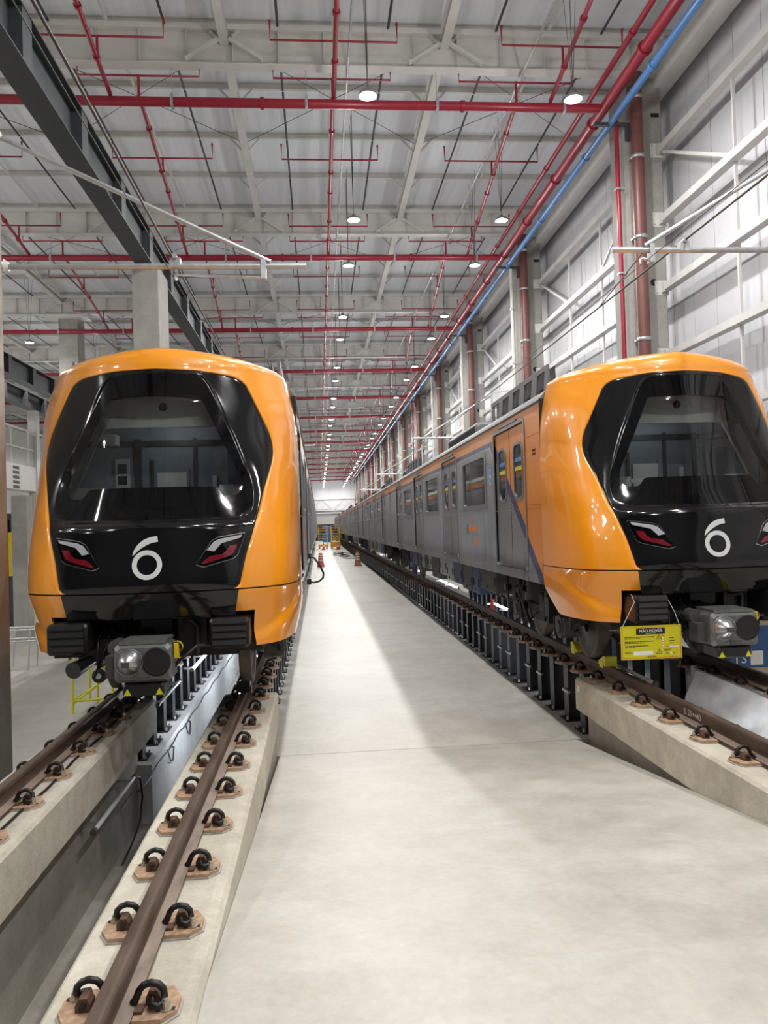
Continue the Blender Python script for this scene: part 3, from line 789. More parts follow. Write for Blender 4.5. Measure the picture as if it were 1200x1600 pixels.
def poly_at(curve, n):
    """resample an open polyline of (x, z) into n points evenly by length"""
    L = [0]
    for a, b in zip(curve, curve[1:]): L.append(L[-1]+math.dist(a, b))
    out = []
    for i in range(n):
        s = L[-1]*i/(n-1); k = max(j for j in range(len(L)-1) if L[j] <= s+1e-9); u = (s-L[k])/(L[k+1]-L[k])
        out.append((curve[k][0]+(curve[k+1][0]-curve[k][0])*u, curve[k][1]+(curve[k+1][1]-curve[k][1])*u))
    return out
def rnd(curve, r, seg=5):
    """round the inner corners of an open polyline"""
    out = [curve[0]]
    for a, p, c in zip(curve, curve[1:], curve[2:]):
        va, vc = Vector((a[0]-p[0], a[1]-p[1])), Vector((c[0]-p[0], c[1]-p[1]))
        d = min(r, va.length*.49, vc.length*.49); A = Vector(p)+va.normalized()*d; C = Vector(p)+vc.normalized()*d
        for i in range(seg+1):
            u = i/seg; q = (1-u)**2*A+2*u*(1-u)*Vector(p)+u*u*C; out.append((q.x, q.y))
    out.append(curve[-1]); return out
SEAM_Z = 1.272
# right-hand halves of the outlines on the front, from the bottom centre up to the top centre, (x, z)
MASK = rnd([(0, SEAM_Z), (.858, SEAM_Z), (.925, 1.60), (1.005, 1.87), (1.10, 2.28), (1.182, 2.58), (1.190, 2.72), (1.155, 2.88), (1.02, 3.18), (.905, 3.43), (.80, 3.492), (.42, 3.545), (0, 3.56)], .07)
WIND = rnd([(0, 1.975), (.86, 1.99), (1.0, 2.10), (.985, 2.32), (.78, 2.82), (.515, 3.42), (.44, 3.505), (0, 3.515)], .07)
CLEAR = rnd([(0, 2.30), (.635, 2.30), (.70, 2.205), (.83, 2.205), (.885, 2.28), (.862, 2.40), (.465, 3.25), (0, 3.255)], .03)
def mask_x(z):
    """outer half-width of the black mask at a height"""
    best = None
    for a, b in zip(MASK[1:], MASK[2:]):
        if min(a[1], b[1]) <= z <= max(a[1], b[1]) and abs(b[1]-a[1]) > 1e-6:
            x = a[0]+(b[0]-a[0])*(z-a[1])/(b[1]-a[1])
            if best is None or x > best: best = x
    return best if best is not None else .858
def ring_patch(m, outer, inner, rows, prof, n=72):
    """closed band between two half outlines, mirrored; prof(u) is the offset along the normal at u 0..1 from outer to inner"""
    A, B = poly_at(outer, n), poly_at(inner, n)
    full = [(A[i], B[i]) for i in range(n)]+[((-A[i][0], A[i][1]), (-B[i][0], B[i][1])) for i in range(n-2, 0, -1)]
    G = []
    for a, c in full:
        row = []
        for r in rows:
            x, z = a[0]+(c[0]-a[0])*r, a[1]+(c[1]-a[1])*r
            row.append(on(x if abs(x) > 1e-6 else 1e-6, z, prof(r)))
        G.append(row)
    m.grid(G, True, closed_u=True)
def fill_patch(m, outline, off, n=40, k=14):
    """fill a half outline and its mirror, row by row in height"""
    P = poly_at(outline, 200); zs0, zs1 = min(p[1] for p in P), max(p[1] for p in P)
    G = []
    for j in range(n+1):
        z = zs0+.001+(zs1-zs0-.002)*j/n
        xm = 0
        lo = 0
        for a, b in zip(P, P[1:]):
            if min(a[1], b[1]) <= z <= max(a[1], b[1]) and abs(a[1]-b[1]) > 1e-9:
                xx = a[0]+(b[0]-a[0])*(z-a[1])/(b[1]-a[1]); xm = max(xm, xx)
        G.append([on(xm*(i/k) if i else 1e-6, z, off) for i in range(-k, k+1)])
    m.grid(G, True)
def decal(polys, off, th, name, mats, parent, bevel=False):
    """flat shapes [(outline, material index)] laid on the front surface with a thickness"""
    m = MB()
    for poly, mi in polys:
        bm = bmesh.new(); vs = [bm.verts.new((p[0], 0, p[1])) for p in poly]; bm.faces.new(vs)
        bmesh.ops.triangulate(bm, faces=bm.faces); bm.verts.index_update()
        tri = [tuple(v.index for v in f.verts) for f in bm.faces]; bm.free()
        n = len(poly); top = [on(p[0], p[1], off+th) for p in poly]; bot = [on(p[0], p[1], off-.002) for p in poly]
        m.mat(mi).add(top+bot, tri+[(i, (i+1) % n, n+(i+1) % n, n+i) for i in range(n)], False)
    return m.build(name, mats, parent)
def mir(poly): return [(-x, z) for x, z in poly][::-1]

CAB_FILL = bpy.data.lights.new('cab_fill_light', 'POINT'); CAB_FILL.energy = 2.6; CAB_FILL.shadow_soft_size = .15; CAB_FILL.color = (.95, 1.0, 1.0)  # added fill light to brighten the cab interior, no known lamp
def build_cab(root):
    # orange shell: the two sides, the brow over the mask and the roof, welded into one skin
    m = MB(); NZ = 64
    zs = [SEAM_Z+(ZR-SEAM_Z)*j/NZ for j in range(NZ+1)]
    ZT = [p for p in MASK]
    zcorner = 3.43
    for s in (1, -1):
        G = []
        for z in zs:
            if z > zcorner: break
            t0 = t_of(mask_x(z), z); row = []
            N = 30
            for i in range(N+1):
                u = i/N; u = u*u*.35+u*.65
                p = surf(s*(t0+(7-t0)*u), z)
                if i == 0: p = p + Vector((0, .016, 0))
                row.append(p)
            G.append(row)
        # the rolled edge towards the mask
        lip = []
        m.grid(G, True)
        zl = zs[len(G)-1]
        # above the corner the patch runs from the mask top edge to the rear, continuing over the roof
        topz = lambda t: None
    # brow: from the mask top edge (between the two corners) up to z = ZR, and the remaining side strip up to ZR
    P = [p for p in MASK if p[1] >= zl-1e-6]
    P = sorted(set((round(x, 5), round(z, 5)) for x, z in P), key=lambda q: -q[0])
    xe = mask_x(zl)
    edge = [(xe, zl)]+[q for q in P if q[0] < xe-1e-4]
    edge = poly_at(edge, 34)
    full = [(x, z) for x, z in edge]+[(-x, z) for x, z in edge[::-1][1:]]
    M_ = 8
    G = []
    for x, z in full:
        t = t_of(x if abs(x) > 1e-6 else 1e-6, z); col = []
        for j in range(M_+1):
            zz = z+(ZR-z)*j/M_; p = surf(t, zz)
            if j == 0: p = p+Vector((0, .012, 0))
            col.append(p)
        G.append(col)
    m.grid(G, True)
    te = t_of(xe, zl)
    tl = []
    N = 30
    for s in (1, -1):
        G = []
        for i in range(N+1):
            u = i/N; u = u*u*.35+u*.65; t = te+(7-te)*u
            G.append([surf(s*t, zl+(ZR-zl)*j/M_) for j in range(M_+1)])
        m.grid(G, True)
    # roof: from the upper level line up to the crown ridge
    ts = [7-(7-te)*((N-i)/N*((N-i)/N*.35+.65)) for i in range(0, N+1)]
    tr = sorted(set([round(t_of(x if abs(x) > 1e-6 else 1e-6, z), 6) for x, z in edge if x >= 0]+[round(t, 6) for t in ts]))
    allt = [-t for t in tr[::-1] if t > 1e-4]+tr
    K = 18; G = []
    for t in allt:
        b = surf(t, ZR); f = abs(t)/7
        yr = .98+(1.75-.98)*f**1.4
        row = []
        for k in range(K+1):
            a = PI/2*k/K; sx = math.cos(a)**.92; sz = math.sin(a)**.92
            row.append(Vector((b.x*sx, b.y+(yr-b.y)*(1-math.cos(a)**.75), ZR+(ZCROWN-ZR)*sz)))
        G.append(row)
    m.grid(G, True)
    sh = m.build('cab_shell', 'orange_paint', root, merge=.0006)
    # skirt below the seam, with the notch for the buffer and the cut-off rear corner
    SZ = SEAM_Z-.014
    def scoop(t, z):
        a = abs(t); za = .80+.42*max(0, min(1, (a-2.4)/3.4))**1.5
        d = .042*min(1, max(0, (5.9-a)/2.0))
        k = (SZ-z)/max(.02, SZ-za) if z > za else max(0, 1-(za-z)/.10)
        n = nrm(a, z); n = n if n.y < 0 else -n
        p = surf(a, z)-n*d*min(1, k); p.x = p.x if t >= 0 else -p.x
        return p
    def zb(t):
        t = abs(t); return .672 if t < 6.25 else .672+(t-6.25)/.75*(1.0-.672)
    for s in (1, -1):
        m = MB(); tn = t_of(1.0, .95)
        cols = []
        G = []
        rows = [SZ-(SZ-1.035)*j/8 for j in range(9)]
        low = 14
        C = 34
        for i in range(C+1):
            col = []
            for z in rows:
                x0 = .815+(.857-.815)*(z-1.03)/(SEAM_Z-1.03); t0 = t_of(x0, z)
                if i <= 4: t = t0+(tn-t0)*i/4
                else: t = tn+(7-tn)*((i-4)/(C-4))
                col.append(scoop(s*t, z))
            tt = tn if i <= 4 else tn+(7-tn)*((i-4)/(C-4))
            for j in range(1, low+1):
                z = 1.035+(zb(tt)-1.035)*j/low; col.append(scoop(s*tt, z))
            G.append(col)
        m.grid(G, True, skip=lambda i, j: (i < 4 and j >= 8))
        m.build('front_skirt', 'orange_paint', root)
    # black mask around the windscreen: slightly recessed rim then a ledge and a raised frame
    m = MB()
    rows = [0, .06, .14, .25, .4, .55, .7, .8, .87, .92, .96, 1.0]
    def pr(u):
        if u < .06: return -.004
        if u < .9: return 0.0
        if u < .95: return .001
        return -.008
    ring_patch(m, MASK, WIND, rows, pr, 96)
    m.build('front_mask', 'black_gloss', root, merge=.0004)
    ws = None
    m = MB(); ring_patch(m, WIND, CLEAR, [0, .25, .5, .75, 1.0], lambda u: -.008, 96)
    ws = m.build('windscreen_frit', 'black_frit', root, merge=.0004)
    m = MB(); fill_patch(m, CLEAR, -.008); m.build('windscreen', 'windscreen_glass', root)
    # black lower front between the orange skirts
    m = MB(); G = []
    for j in range(9):
        z = SZ-(SZ-.995)*j/8; x0 = .812+(.855-.812)*(z-1.03)/(SEAM_Z-1.03); t0 = t_of(x0, z)
        G.append([surf(t0*i/16, z) for i in range(-16, 17)])
    for a in (.95, .90):
        G.append([surf(t_of(.80, 1.0)*i/16, 1.0)+Vector((0, (1-a)*2.6, -.015)) for i in range(-16, 17)])
    m.grid(G, True); m.build('lower_apron', 'black_gloss', root)
    # dark liner seen through the seams and closing the back of the mask
    m = MB(); G = []
    for j in range(4):
        z = 1.22+.10*j/3; G.append([surf(7*i/24, z)+Vector((0, .03, 0)) for i in range(-24, 25)])
    m.grid(G, True); m.build('seam_liner', 'print_black', root)
    # headlamps
    H = [(.462, 1.520), (.530, 1.498), (.80, 1.565), (.845, 1.60), (.912, 1.80), (.905, 1.812), (.66, 1.775), (.60, 1.74)]
    wh = [(.555, 1.655), (.62, 1.735), (.67, 1.758), (.885, 1.796), (.868, 1.765), (.73, 1.738), (.69, 1.715), (.625, 1.640)]
    rd = [(.515, 1.522), (.60, 1.545), (.70, 1.575), (.74, 1.60), (.80, 1.68), (.842, 1.69), (.80, 1.605), (.755, 1.575), (.53, 1.510)]
    rd = [(.500, 1.525), (.585, 1.595), (.70, 1.612), (.735, 1.64), (.765, 1.69), (.84, 1.70), (.805, 1.622), (.775, 1.597), (.72, 1.575), (.535, 1.522)]
    for s in (1, -1):
        f = (lambda p: p) if s > 0 else mir
        cx, cz = sum(p[0] for p in H)/len(H), sum(p[1] for p in H)/len(H)
        big = [(cx+(x-cx)*1.025, cz+(z-cz)*1.06) for x, z in H]
        hh = decal([(f(H), 0)], .002, .010, 'headlamp', 'black_frit', root)
        decal([(f(big), 0)], .001, .006, 'headlamp_bezel', 'chrome_trim', hh)
        # the bezel lies under the black lens housing
        decal([(f(wh), 0)], .014, .008, 'running_light', 'lamp_clear', hh); decal([(f(rd), 0)], .014, .008, 'tail_light', 'lamp_red', hh)
    # the ring and swoosh numeral
    cx, cz, R, r = .0, 1.535, .142, .096; n = 40
    ringp = [(cx+R*math.cos(2*PI*i/n), cz+R*math.sin(2*PI*i/n)) for i in range(n)]
    polys = []
    for i in range(n):
        a, c = 2*PI*i/n, 2*PI*(i+1)/n
        polys.append(([(cx+R*math.cos(a), cz+R*math.sin(a)), (cx+R*math.cos(c), cz+R*math.sin(c)), (cx+r*math.cos(c), cz+r*math.sin(c)), (cx+r*math.cos(a), cz+r*math.sin(a))], 0))
    sw = []
    out = [(-.140, 1.625), (-.120, 1.685), (-.085, 1.735), (-.035, 1.775), (.025, 1.800), (.098, 1.812)]
    inn = [(-.128, 1.632), (-.085, 1.672), (-.045, 1.702), (.0, 1.728), (.045, 1.746), (.105, 1.756)]
    for a, bq, c, d in zip(out, out[1:], inn, inn[1:]): polys.append(([a, c, d, bq], 0))
    decal(polys, .001, .003, 'line_numeral', 'emblem_white', root)
    # anti-climb buffers: ribbed black boxes in the notches
    for s in (-1, 1):
        m = MB(); x0, x1 = (.575, .955) if s > 0 else (-.955, -.575)
        m.bbox(x0, x1, .02, .55, .70, .995, .022)
        b_ = m.build('anti_climber', 'buffer_black', root)
        q = MB()
        for k in range(4):
            z = .742+.068*k
            q.prism([(-.016, z), (.022, z), (.022, z+.046), (.006, z+.046)], 'x', x0+.03, x1-.03)
        q.build('buffer_ribs', 'buffer_black', b_)
    # recess, underframe and cab interior
    m = MB()
    m.box(-.80, .80, .62, .66, .55, 1.26).box(-1.2, 1.2, 1.0, 2.2, .78, 1.10).box(-1.05, -.78, .52, .9, .60, 1.10).box(.78, 1.05, .52, .9, .60, 1.10).box(-.8, .8, .30, 1.0, 1.10, 1.24)
    m.build('underframe', 'chassis_black', root)
    # cab interior, seen through the glass
    m = MB()
    m.mat(0).box(-1.22, 1.22, 1.72, 1.74, 1.2, 3.5)                      # bulkhead behind the driver
    m.mat(1).box(-1.1, 1.1, 1.0, 1.72, 3.10, 3.14).box(-.95, .95, .90, .97, 2.98, 3.40)   # ceiling and front header panel
    m.mat(0).box(-1.15, 1.15, .95, 1.72, 1.85, 1.95).box(-1.22, -1.20, 1.2, 1.72, 1.2, 3.05).box(1.20, 1.22, 1.2, 1.72, 1.2, 3.05)
    m.mat(2).box(-.70, -.54, 1.69, 1.72, 2.2, 2.72).mat(3).box(-.67, -.57, 1.68, 1.69, 2.55, 2.66).box(-.67, -.57, 1.68, 1.69, 2.42, 2.52).box(-.67, -.57, 1.68, 1.69, 2.28, 2.38)
    m.mat(2).box(-.22, .12, 1.69, 1.72, 2.1, 2.55).mat(0).box(.12, .15, 1.68, 1.72, 1.9, 2.6).mat(2).box(.42, .47, 1.69, 1.72, 2.1, 2.5).box(-.78, -.62, 1.4, 1.6, 2.86, 2.98)
    for q in (-1, 1): m.mat(2).box(*sorted((q*.60, q*.98)), .86, .92, 2.10, 2.34); m.mat(1).bar((q*.98, .88, 2.2), (q*.56, 1.0, 3.2), .10, .05)
    m.mat(3).box(-.48, -.40, 1.69, 1.72, 1.9, 2.95).box(.20, .24, 1.69, 1.72, 1.9, 2.95).box(.60, .66, 1.69, 1.72, 1.9, 2.95).box(-1.1, 1.1, 1.69, 1.72, 2.86, 2.93).box(-.30, -.26, 1.69, 1.72, 2.0, 2.7).box(.70, 1.05, 1.69, 1.72, 2.25, 2.75)
    m.mat(2).box(-.66, .66, .72, .74, 2.26, 2.305)
    ci = m.build('cab_interior', ['cab_wall_dark', 'cab_ceiling_grey', 'cab_panel_pale', 'print_black'], root)
    m = MB().box(-.3, .3, 1.25, 1.35, 3.07, 3.10); m.build('added_cab_fitting', 'lamp_clear', ci)  # invented fitting that dresses the added cab fill light
    lo = bpy.data.objects.new('cab_fill_light', CAB_FILL); COL.objects.link(lo); lo.parent = ci; lo.location = (0, 1.3, 3.05)
    m = MB().lathe([(0, -.045), (.03, -.043), (.045, -.02), (.05, 0)], (.02, .90, 3.20), 'y', 16); m.build('cab_camera', 'print_black', ci)
    # coupler
    cp = MB(); cp.mat(0)
    y0 = -.27
    cp.bbox(-.26, .26, y0, y0+.34, .465, .815, .03)
    cp.box(-.21, .21, y0+.02, y0+.42, .815, .845)
    cpo = cp.build('coupler_head', 'coupler_grey', root)
    m = MB(); m.lathe([(.118, -.004), (.128, -.012), (.128, .0)], (-.122, y0, .655), 'y', 26)
    m.lathe([(.118, -.004), (.100, -.055), (.065, -.10), (.03, -.13), (0, -.137)], (-.122, y0, .655), 'y', 26)
    m.build('coupler_cone', 'coupler_bright', cpo)
    m = MB(); m.lathe([(.128, -.002), (.134, -.010), (.116, -.010), (.09, .004), (.06, .004), (0, .004)], (.128, y0, .655), 'y', 26)
    m.lathe([(.11, -.006), (0, -.006)], (.128, y0, .655), 'y', 26)
    m.build('coupler_cup', 'print_black', cpo)
    m = MB(); m.box(-.16, -.09, y0-.145, y0-.10, .63, .68); m.box(-.06, .06, y0-.01, y0, .485, .52); m.build('coupler_hook', 'chassis_grey', cpo)
    m = MB(); m.mat(0).bbox(-.19, .19, y0+.02, y0+.34, .335, .455, .015)
    m.mat(1)
    for x in (-.145, .145): m.add([(x-.036, y0+.016, .345), (x+.036, y0+.016, .345), (x, y0+.016, .41)], [(0, 1, 2)], False)
    m.build('electric_coupler', ['buffer_black', 'lime_yellow'], cpo)
    m = MB(); m.cyl((0, y0+.34, .62), (0, .9, .66), .11, 16).cyl((-.30, y0+.24, .76), (-.30, y0+.42, .76), .075, 16).box(-.36, -.26, y0+.10, y0+.3, .50, .70)
    m.cyl((0, .15, .64), (0, .3, .64), .17, 16)
    m.build('drawbar', 'chassis_grey', cpo)
    m = MB(); m.lathe([(.055, 0), (.055, .06), (.035, .08), (.035, .12)], (.29, y0+.12, .76), 'y', 12); m.box(.27, .31, y0+.10, y0+.16, .66, .80); m.build('release_handle', 'safety_yellow', cpo)
    # horn on the left, hoses and wiring
    m = MB(); m.cyl((-.70, -.02, .56), (-.62, .30, .60), .080, 18, r1=.05)
    hp = m.build('horn', 'buffer_black', root)
    m = MB()
    rr = random.Random(3)
    for k in range(15):
        x = -.52+.035*k+rr.uniform(-.02, .02); zz = rr.uniform(.45, .62)
        m.tube([(x, .50, .95), (x+rr.uniform(-.08, .08), .30, .80), (x+rr.uniform(-.1, .1), .12, zz), (x+rr.uniform(-.05, .12), .2, zz+.1), (-.1+.02*k, .35, .70)], .013, 6)
    m.tube([(.62, .2, .72), (.45, .05, .74), (.28, -.05, .60), (.12, .02, .40)], .016, 7).tube([(.30, .3, .95), (.36, .22, .98), (.42, .3, .9), (.40, .34, .6)], .03, 8)
    m.box(-.55, -.3, .30, .5, .62, .80).box(.22, .5, .35, .6, .68, 1.0).box(-.15, .15, .4, .6, .85, 1.05)
    m.build('front_hoses', 'cable_black', root)

def lathe_wheel(x, y, s):
    """wheel on the rail: flange towards the track centre"""
    m = MB(); r = .43
    pr = [(.08, .075), (.16, .06), (.30, .035), (.37, .06), (r, .068), (r, -.035), (r+.028, -.048), (r+.028, -.064), (.36, -.062), (.30, -.02), (.16, -.04), (.08, -.06)]
    m.lathe([(a, s*b_) for a, b_ in pr]+[(pr[0][0], s*pr[0][1])], (x, y, r), 'x', 36)
    return m
def build_bogie(root, yc, rr):
    m = MB()
    for s in (-1, 1):
        x = s*1.06
        m.box(x-.09, x+.09, yc-1.55, yc+1.55, .52, .72); m.box(x-.11, x+.11, yc-.55, yc+.55, .40, .62)
        m.prism([(yc-1.3, .72), (yc-.8, .72), (yc-.9, .80), (yc-1.2, .80)], 'x', x-.09, x+.09); m.prism([(yc+.8, .72), (yc+1.3, .72), (yc+1.2, .80), (yc+.9, .80)], 'x', x-.09, x+.09)
    m.box(-1.0, 1.0, yc-.25, yc+.25, .45, .70)
    fr = m.build('bogie_frame', 'chassis_black', root)
    for s in (-1, 1):
        for d in (-1.1, 1.1):
            lathe_wheel(s*.753, yc+d, s).build('wheel', 'wheel_steel', fr)
            a = MB(); a.cyl((s*.96, yc+d, .43), (s*1.20, yc+d, .43), .15, 18); a.box(s*1.08-.11, s*1.08+.11, yc+d-.20, yc+d+.20, .33, .56)
            a.cyl((s*1.20, yc+d, .43), (s*1.225, yc+d, .43), .09, 12)
            a.build('axle_box', 'chassis_grey', fr)
            k = MB(); pts = []
            for i in range(60):
                th = i*.62; pts.append((s*1.07+.075*math.cos(th), yc+d*.42+.075*math.sin(th), .72+.26*i/59))
            k.tube(pts, .014, 5); k.build('suspension_spring', 'chassis_grey', fr)
        k = MB()
        k.cyl((s*1.07, yc, .70), (s*1.07, yc, .98), .24, 20).cyl((s*1.20, yc-.5, .50), (s*1.22, yc-.75, .98), .045, 10).cyl((s*1.20, yc+.5, .5), (s*1.22, yc+.75, .98), .045, 10)
        for q in range(9):
            y = yc-1.6+.4*q+rr.uniform(-.1, .1); xx = s*(1.18+rr.uniform(-.06, .08)); z0 = rr.uniform(.26, .45)
            k.tube([(xx, y, .98), (xx+s*rr.uniform(-.05, .06), y+rr.uniform(-.12, .12), .72), (xx, y+rr.uniform(-.2, .2), z0), (xx-s*.1, y+rr.uniform(-.2, .2), z0+.1)], rr.uniform(.012, .026), 6)
            k.box(xx-.05, xx+.05, y-.07, y+.09, .62+rr.uniform(-.1, .1), .80)
        k.build('bogie_hoses', 'cable_black', fr)
        k = MB(); k.cyl((0, yc-1.1, .43), (0, yc-1.1, .43), .01, 4) if False else None
    ax = MB()
    for d in (-1.1, 1.1): ax.cyl((-.72, yc+d, .43), (.72, yc+d, .43), .08, 12)
    ax.build('axle', 'chassis_grey', fr)

XS, Z0, Z1 = 1.40, 1.0, 3.42
ZDB, ZDT, ZWB, ZWT = 1.13, 3.27, 2.12, 3.05
def rrect(y0, y1, z0, z1, r, n=5):
    out = []
    for cy, cz, a0 in ((y1-r, z0+r, -PI/2), (y1-r, z1-r, 0), (y0+r, z1-r, PI/2), (y0+r, z0+r, PI)):
        for i in range(n+1):
            a = a0+PI/2*i/n; out.append((cy+r*math.cos(a), cz+r*math.sin(a)))
    return out
def frame(m, outer, inner, xa, xb):
    """flat frame between two outlines of equal length in the (y, z) plane, thickness xa..xb"""
    n = len(outer); vs = [(xb, *p) for p in outer]+[(xb, *p) for p in inner]+[(xa, *p) for p in outer]+[(xa, *p) for p in inner]; fs = []
    for i in range(n):
        j = (i+1) % n
        fs += [(i, j, n+j, n+i), (i, 2*n+i, 2*n+j, j), (n+i, n+j, 3*n+j, 3*n+i)]
    m.add(vs, fs, False)
def build_side(root, doors, wins, y0, y1, liv, dliv, s):
    # wall skin in pieces round the openings
    m = MB(); x = s*XS; xa, xb = sorted((x, x-s*.05))
    op = sorted([(d-.93, d+.93, ZDB, ZDT) for d in doors]+[(c-1.05, c+1.05, ZWB, ZWT) for c in wins])
    y = y0
    for a, b_, z0, z1 in op:
        m.box(xa, xb, y, a, Z0, Z1); m.box(xa, xb, a, b_, Z0, z0); m.box(xa, xb, a, b_, z1, Z1); y = b_
    m.box(xa, xb, y, y1, Z0, Z1)
    m.box(*sorted((x+s*.006, x-s*.02)), y0, y1, Z0, Z0+.10)                  # sole bar
    m.box(*sorted((x+s*.004, x)), y0, y1, 2.015, 2.03)                       # belt joint
    m.build('body_side', liv, root)
    for d in doors:
        fr = MB(); frame(fr, rrect(d-.98, d+.98, ZDB-.03, ZDT+.05, .09), rrect(d-.93, d+.93, ZDB+.01, ZDT, .06), x-s*.05, x+s*.014)
        fr.box(*sorted((x-s*.03, x+s*.03)), d-.80, d+.80, ZDB-.045, ZDB+.01)
        fr.box(*sorted((x, x+s*.02)), d-.55, d+.55, ZDT+.06, ZDT+.085)
        f = fr.build('door_frame', 'window_trim', root)
        for h in (-1, 1):
            a, b_ = sorted((d+h*.008, d+h*.93)); c = (a+b_)/2+h*.02
            le = MB(); xl = x-s*.022
            op2 = rrect(c-.235, c+.235, 2.19, 2.99, .12); pan = rrect(a, b_, ZDB+.005, ZDT, .002)
            # leaf panel round its window: four strips and the corner fillets come from the trim
            le.box(*sorted((xl, xl-s*.03)), a, c-.235, ZDB+.005, ZDT).box(*sorted((xl, xl-s*.03)), c+.235, b_, ZDB+.005, ZDT)
            le.box(*sorted((xl, xl-s*.03)), c-.235, c+.235, ZDB+.005, 2.19).box(*sorted((xl, xl-s*.03)), c-.235, c+.235, 2.99, ZDT)
            l = le.build('door_leaf', dliv, f)
            wn = MB(); wn.mat(0); frame(wn, rrect(c-.265, c+.265, 2.155, 3.02, .14), rrect(c-.225, c+.225, 2.20, 2.98, .11), xl-s*.01, xl+s*.012)
            n = 24; o = rrect(c-.226, c+.226, 2.199, 2.981, .11); wn.mat(1).add([(xl-s*.004, *p) for p in o], [tuple(range(len(o)))], False)
            wn.mat(2).box(*sorted((xl-s*.003, xl)), c-.20, c+.20, 2.60, 2.655).mat(3).box(*sorted((xl-s*.003, xl)), c-.17, c+.17, 2.73, 2.79)
            wn.build('door_window', ['window_trim', 'side_window_glass', 'sticker_yellow', 'sticker_blue'], f)
        sl = MB(); sl.box(*sorted((x-s*.021, x-s*.05)), d-.012, d+.012, ZDB, ZDT); sl.build('door_seal', 'black_rubber', f)
        hd = MB(); hd.cyl((x+s*.0, d-.92, 1.17), (x+s*.03, d-.92, 1.17), .03, 10).box(*sorted((x, x+s*.02)), d-.99, d-.96, 1.0, 1.18); hd.cyl((x-s*.03, d+.5, 1.70), (x-s*.015, d+.5, 1.70), .03, 10)
        hd.build('door_lock', 'chrome_trim', f)
    for c in wins:
        m = MB(); frame(m, rrect(c-1.10, c+1.10, ZWB-.05, ZWT+.05, .07), rrect(c-1.0, c+1.0, ZWB+.05, ZWT-.05, .05), x-s*.05, x+s*.012)
        f = m.build('window_frame', 'window_trim', root)
        g = MB(); g.box(*sorted((x-s*.02, x-s*.03)), c-1.02, c+1.02, ZWB+.03, ZWT-.03); g.build('window_pane', 'side_window_glass', f)
def build_roof(root, y0, y1, fair, acs):
    prof = [(-1.40, 3.42), (-1.40, 3.46), (-1.33, 3.55), (-1.18, 3.63), (-.8, 3.72), (-.4, 3.765), (0, 3.78)]
    full = prof+[(-x, z) for x, z in prof[::-1][1:]]
    m = MB(); G = [[Vector((x, y, z)) for x, z in full] for y in (y0, y1)]
    m.grid(G, True); m.add([(x, y0, z) for x, z in full], [tuple(range(len(full)))], False); m.add([(x, y1, z) for x, z in full], [tuple(range(len(full)))], False)
    for s in (-1, 1): m.tube([(s*1.405, y0, 3.43), (s*1.405, y1, 3.43)], .022, 6)
    m.build('roof', 'roof_grey', root)
    for a, b_ in fair:
        for s in (-1, 1):
            x = s*1.24; q = MB(); xa, xb = sorted((x, x-s*.03))
            q.box(xa, xb, a, b_, 3.50, 3.60).box(xa, xb, a, b_, 3.86, 3.93)
            n = max(3, int((b_-a)/.62)); w_ = (b_-a)/n
            for k in range(n+1):
                y = a+w_*k
                q.prism([(y-.11, 3.60), (y+.17, 3.60), (y+.06, 3.86), (y-.19, 3.86)] if 0 < k < n else ([(y-.15, 3.60), (y, 3.60), (y, 3.86), (y-.15, 3.86)] if k else [(y, 3.60), (y+.2, 3.60), (y+.12, 3.86), (y, 3.86)]), 'x', xa, xb)
            f = q.build('roof_fairing', 'roof_grey', root)
            g = MB(); g.box(*sorted((x-s*.10, x-s*.11)), a, b_, 3.52, 3.91); g.build('fairing_backing', 'print_black', f)
    for a, b_ in acs:
        q = MB(); q.bbox(-.95, .95, a, b_, 3.70, 3.98, .05); f = q.build('roof_unit', 'roof_grey', root)
        g = MB()
        for s in (-1, 1):
            y = a+.15
            while y < b_-.1: g.box(*sorted((s*.951, s*.965)), y, y+.03, 3.76, 3.90); y += .09
        tag(g.build('unit_grille', 'chassis_black', f), kind='stuff')
def build_under(root, y0, y1, rr):
    for s in (-1, 1):
        y = y0
        while y < y1-.4:
            w_ = rr.choice((.7, .9, 1.1, 1.4)); dz = rr.choice((.42, .45, .5, .58))
            m = MB(); xa, xb = sorted((s*1.28, s*.55)); mt = rr.choice(('equip_grey', 'equip_grey', 'equip_grey', 'equip_blue', 'chassis_grey'))
            m.bbox(xa, xb, y, min(y+w_, y1)-.05, dz, .98, .02)
            e = m.build('equipment_box', mt, root)
            q = MB(); q.mat(0).box(*sorted((s*1.281, s*1.29)), y+.06, y+.10, dz+.15, dz+.30).box(*sorted((s*1.281, s*1.29)), min(y+w_, y1)-.17, min(y+w_, y1)-.13, dz+.15, dz+.3)
            q.cyl((s*1.29, y+w_*.5, dz+.08), (s*1.30, y+w_*.5, dz+.08), .03, 8)
            q.build('box_latches', 'chassis_black', e); y += w_
    m = MB().box(-1.3, 1.3, y0-3, y1+3, .97, 1.02); m.build('floor_pan', 'chassis_black', root)

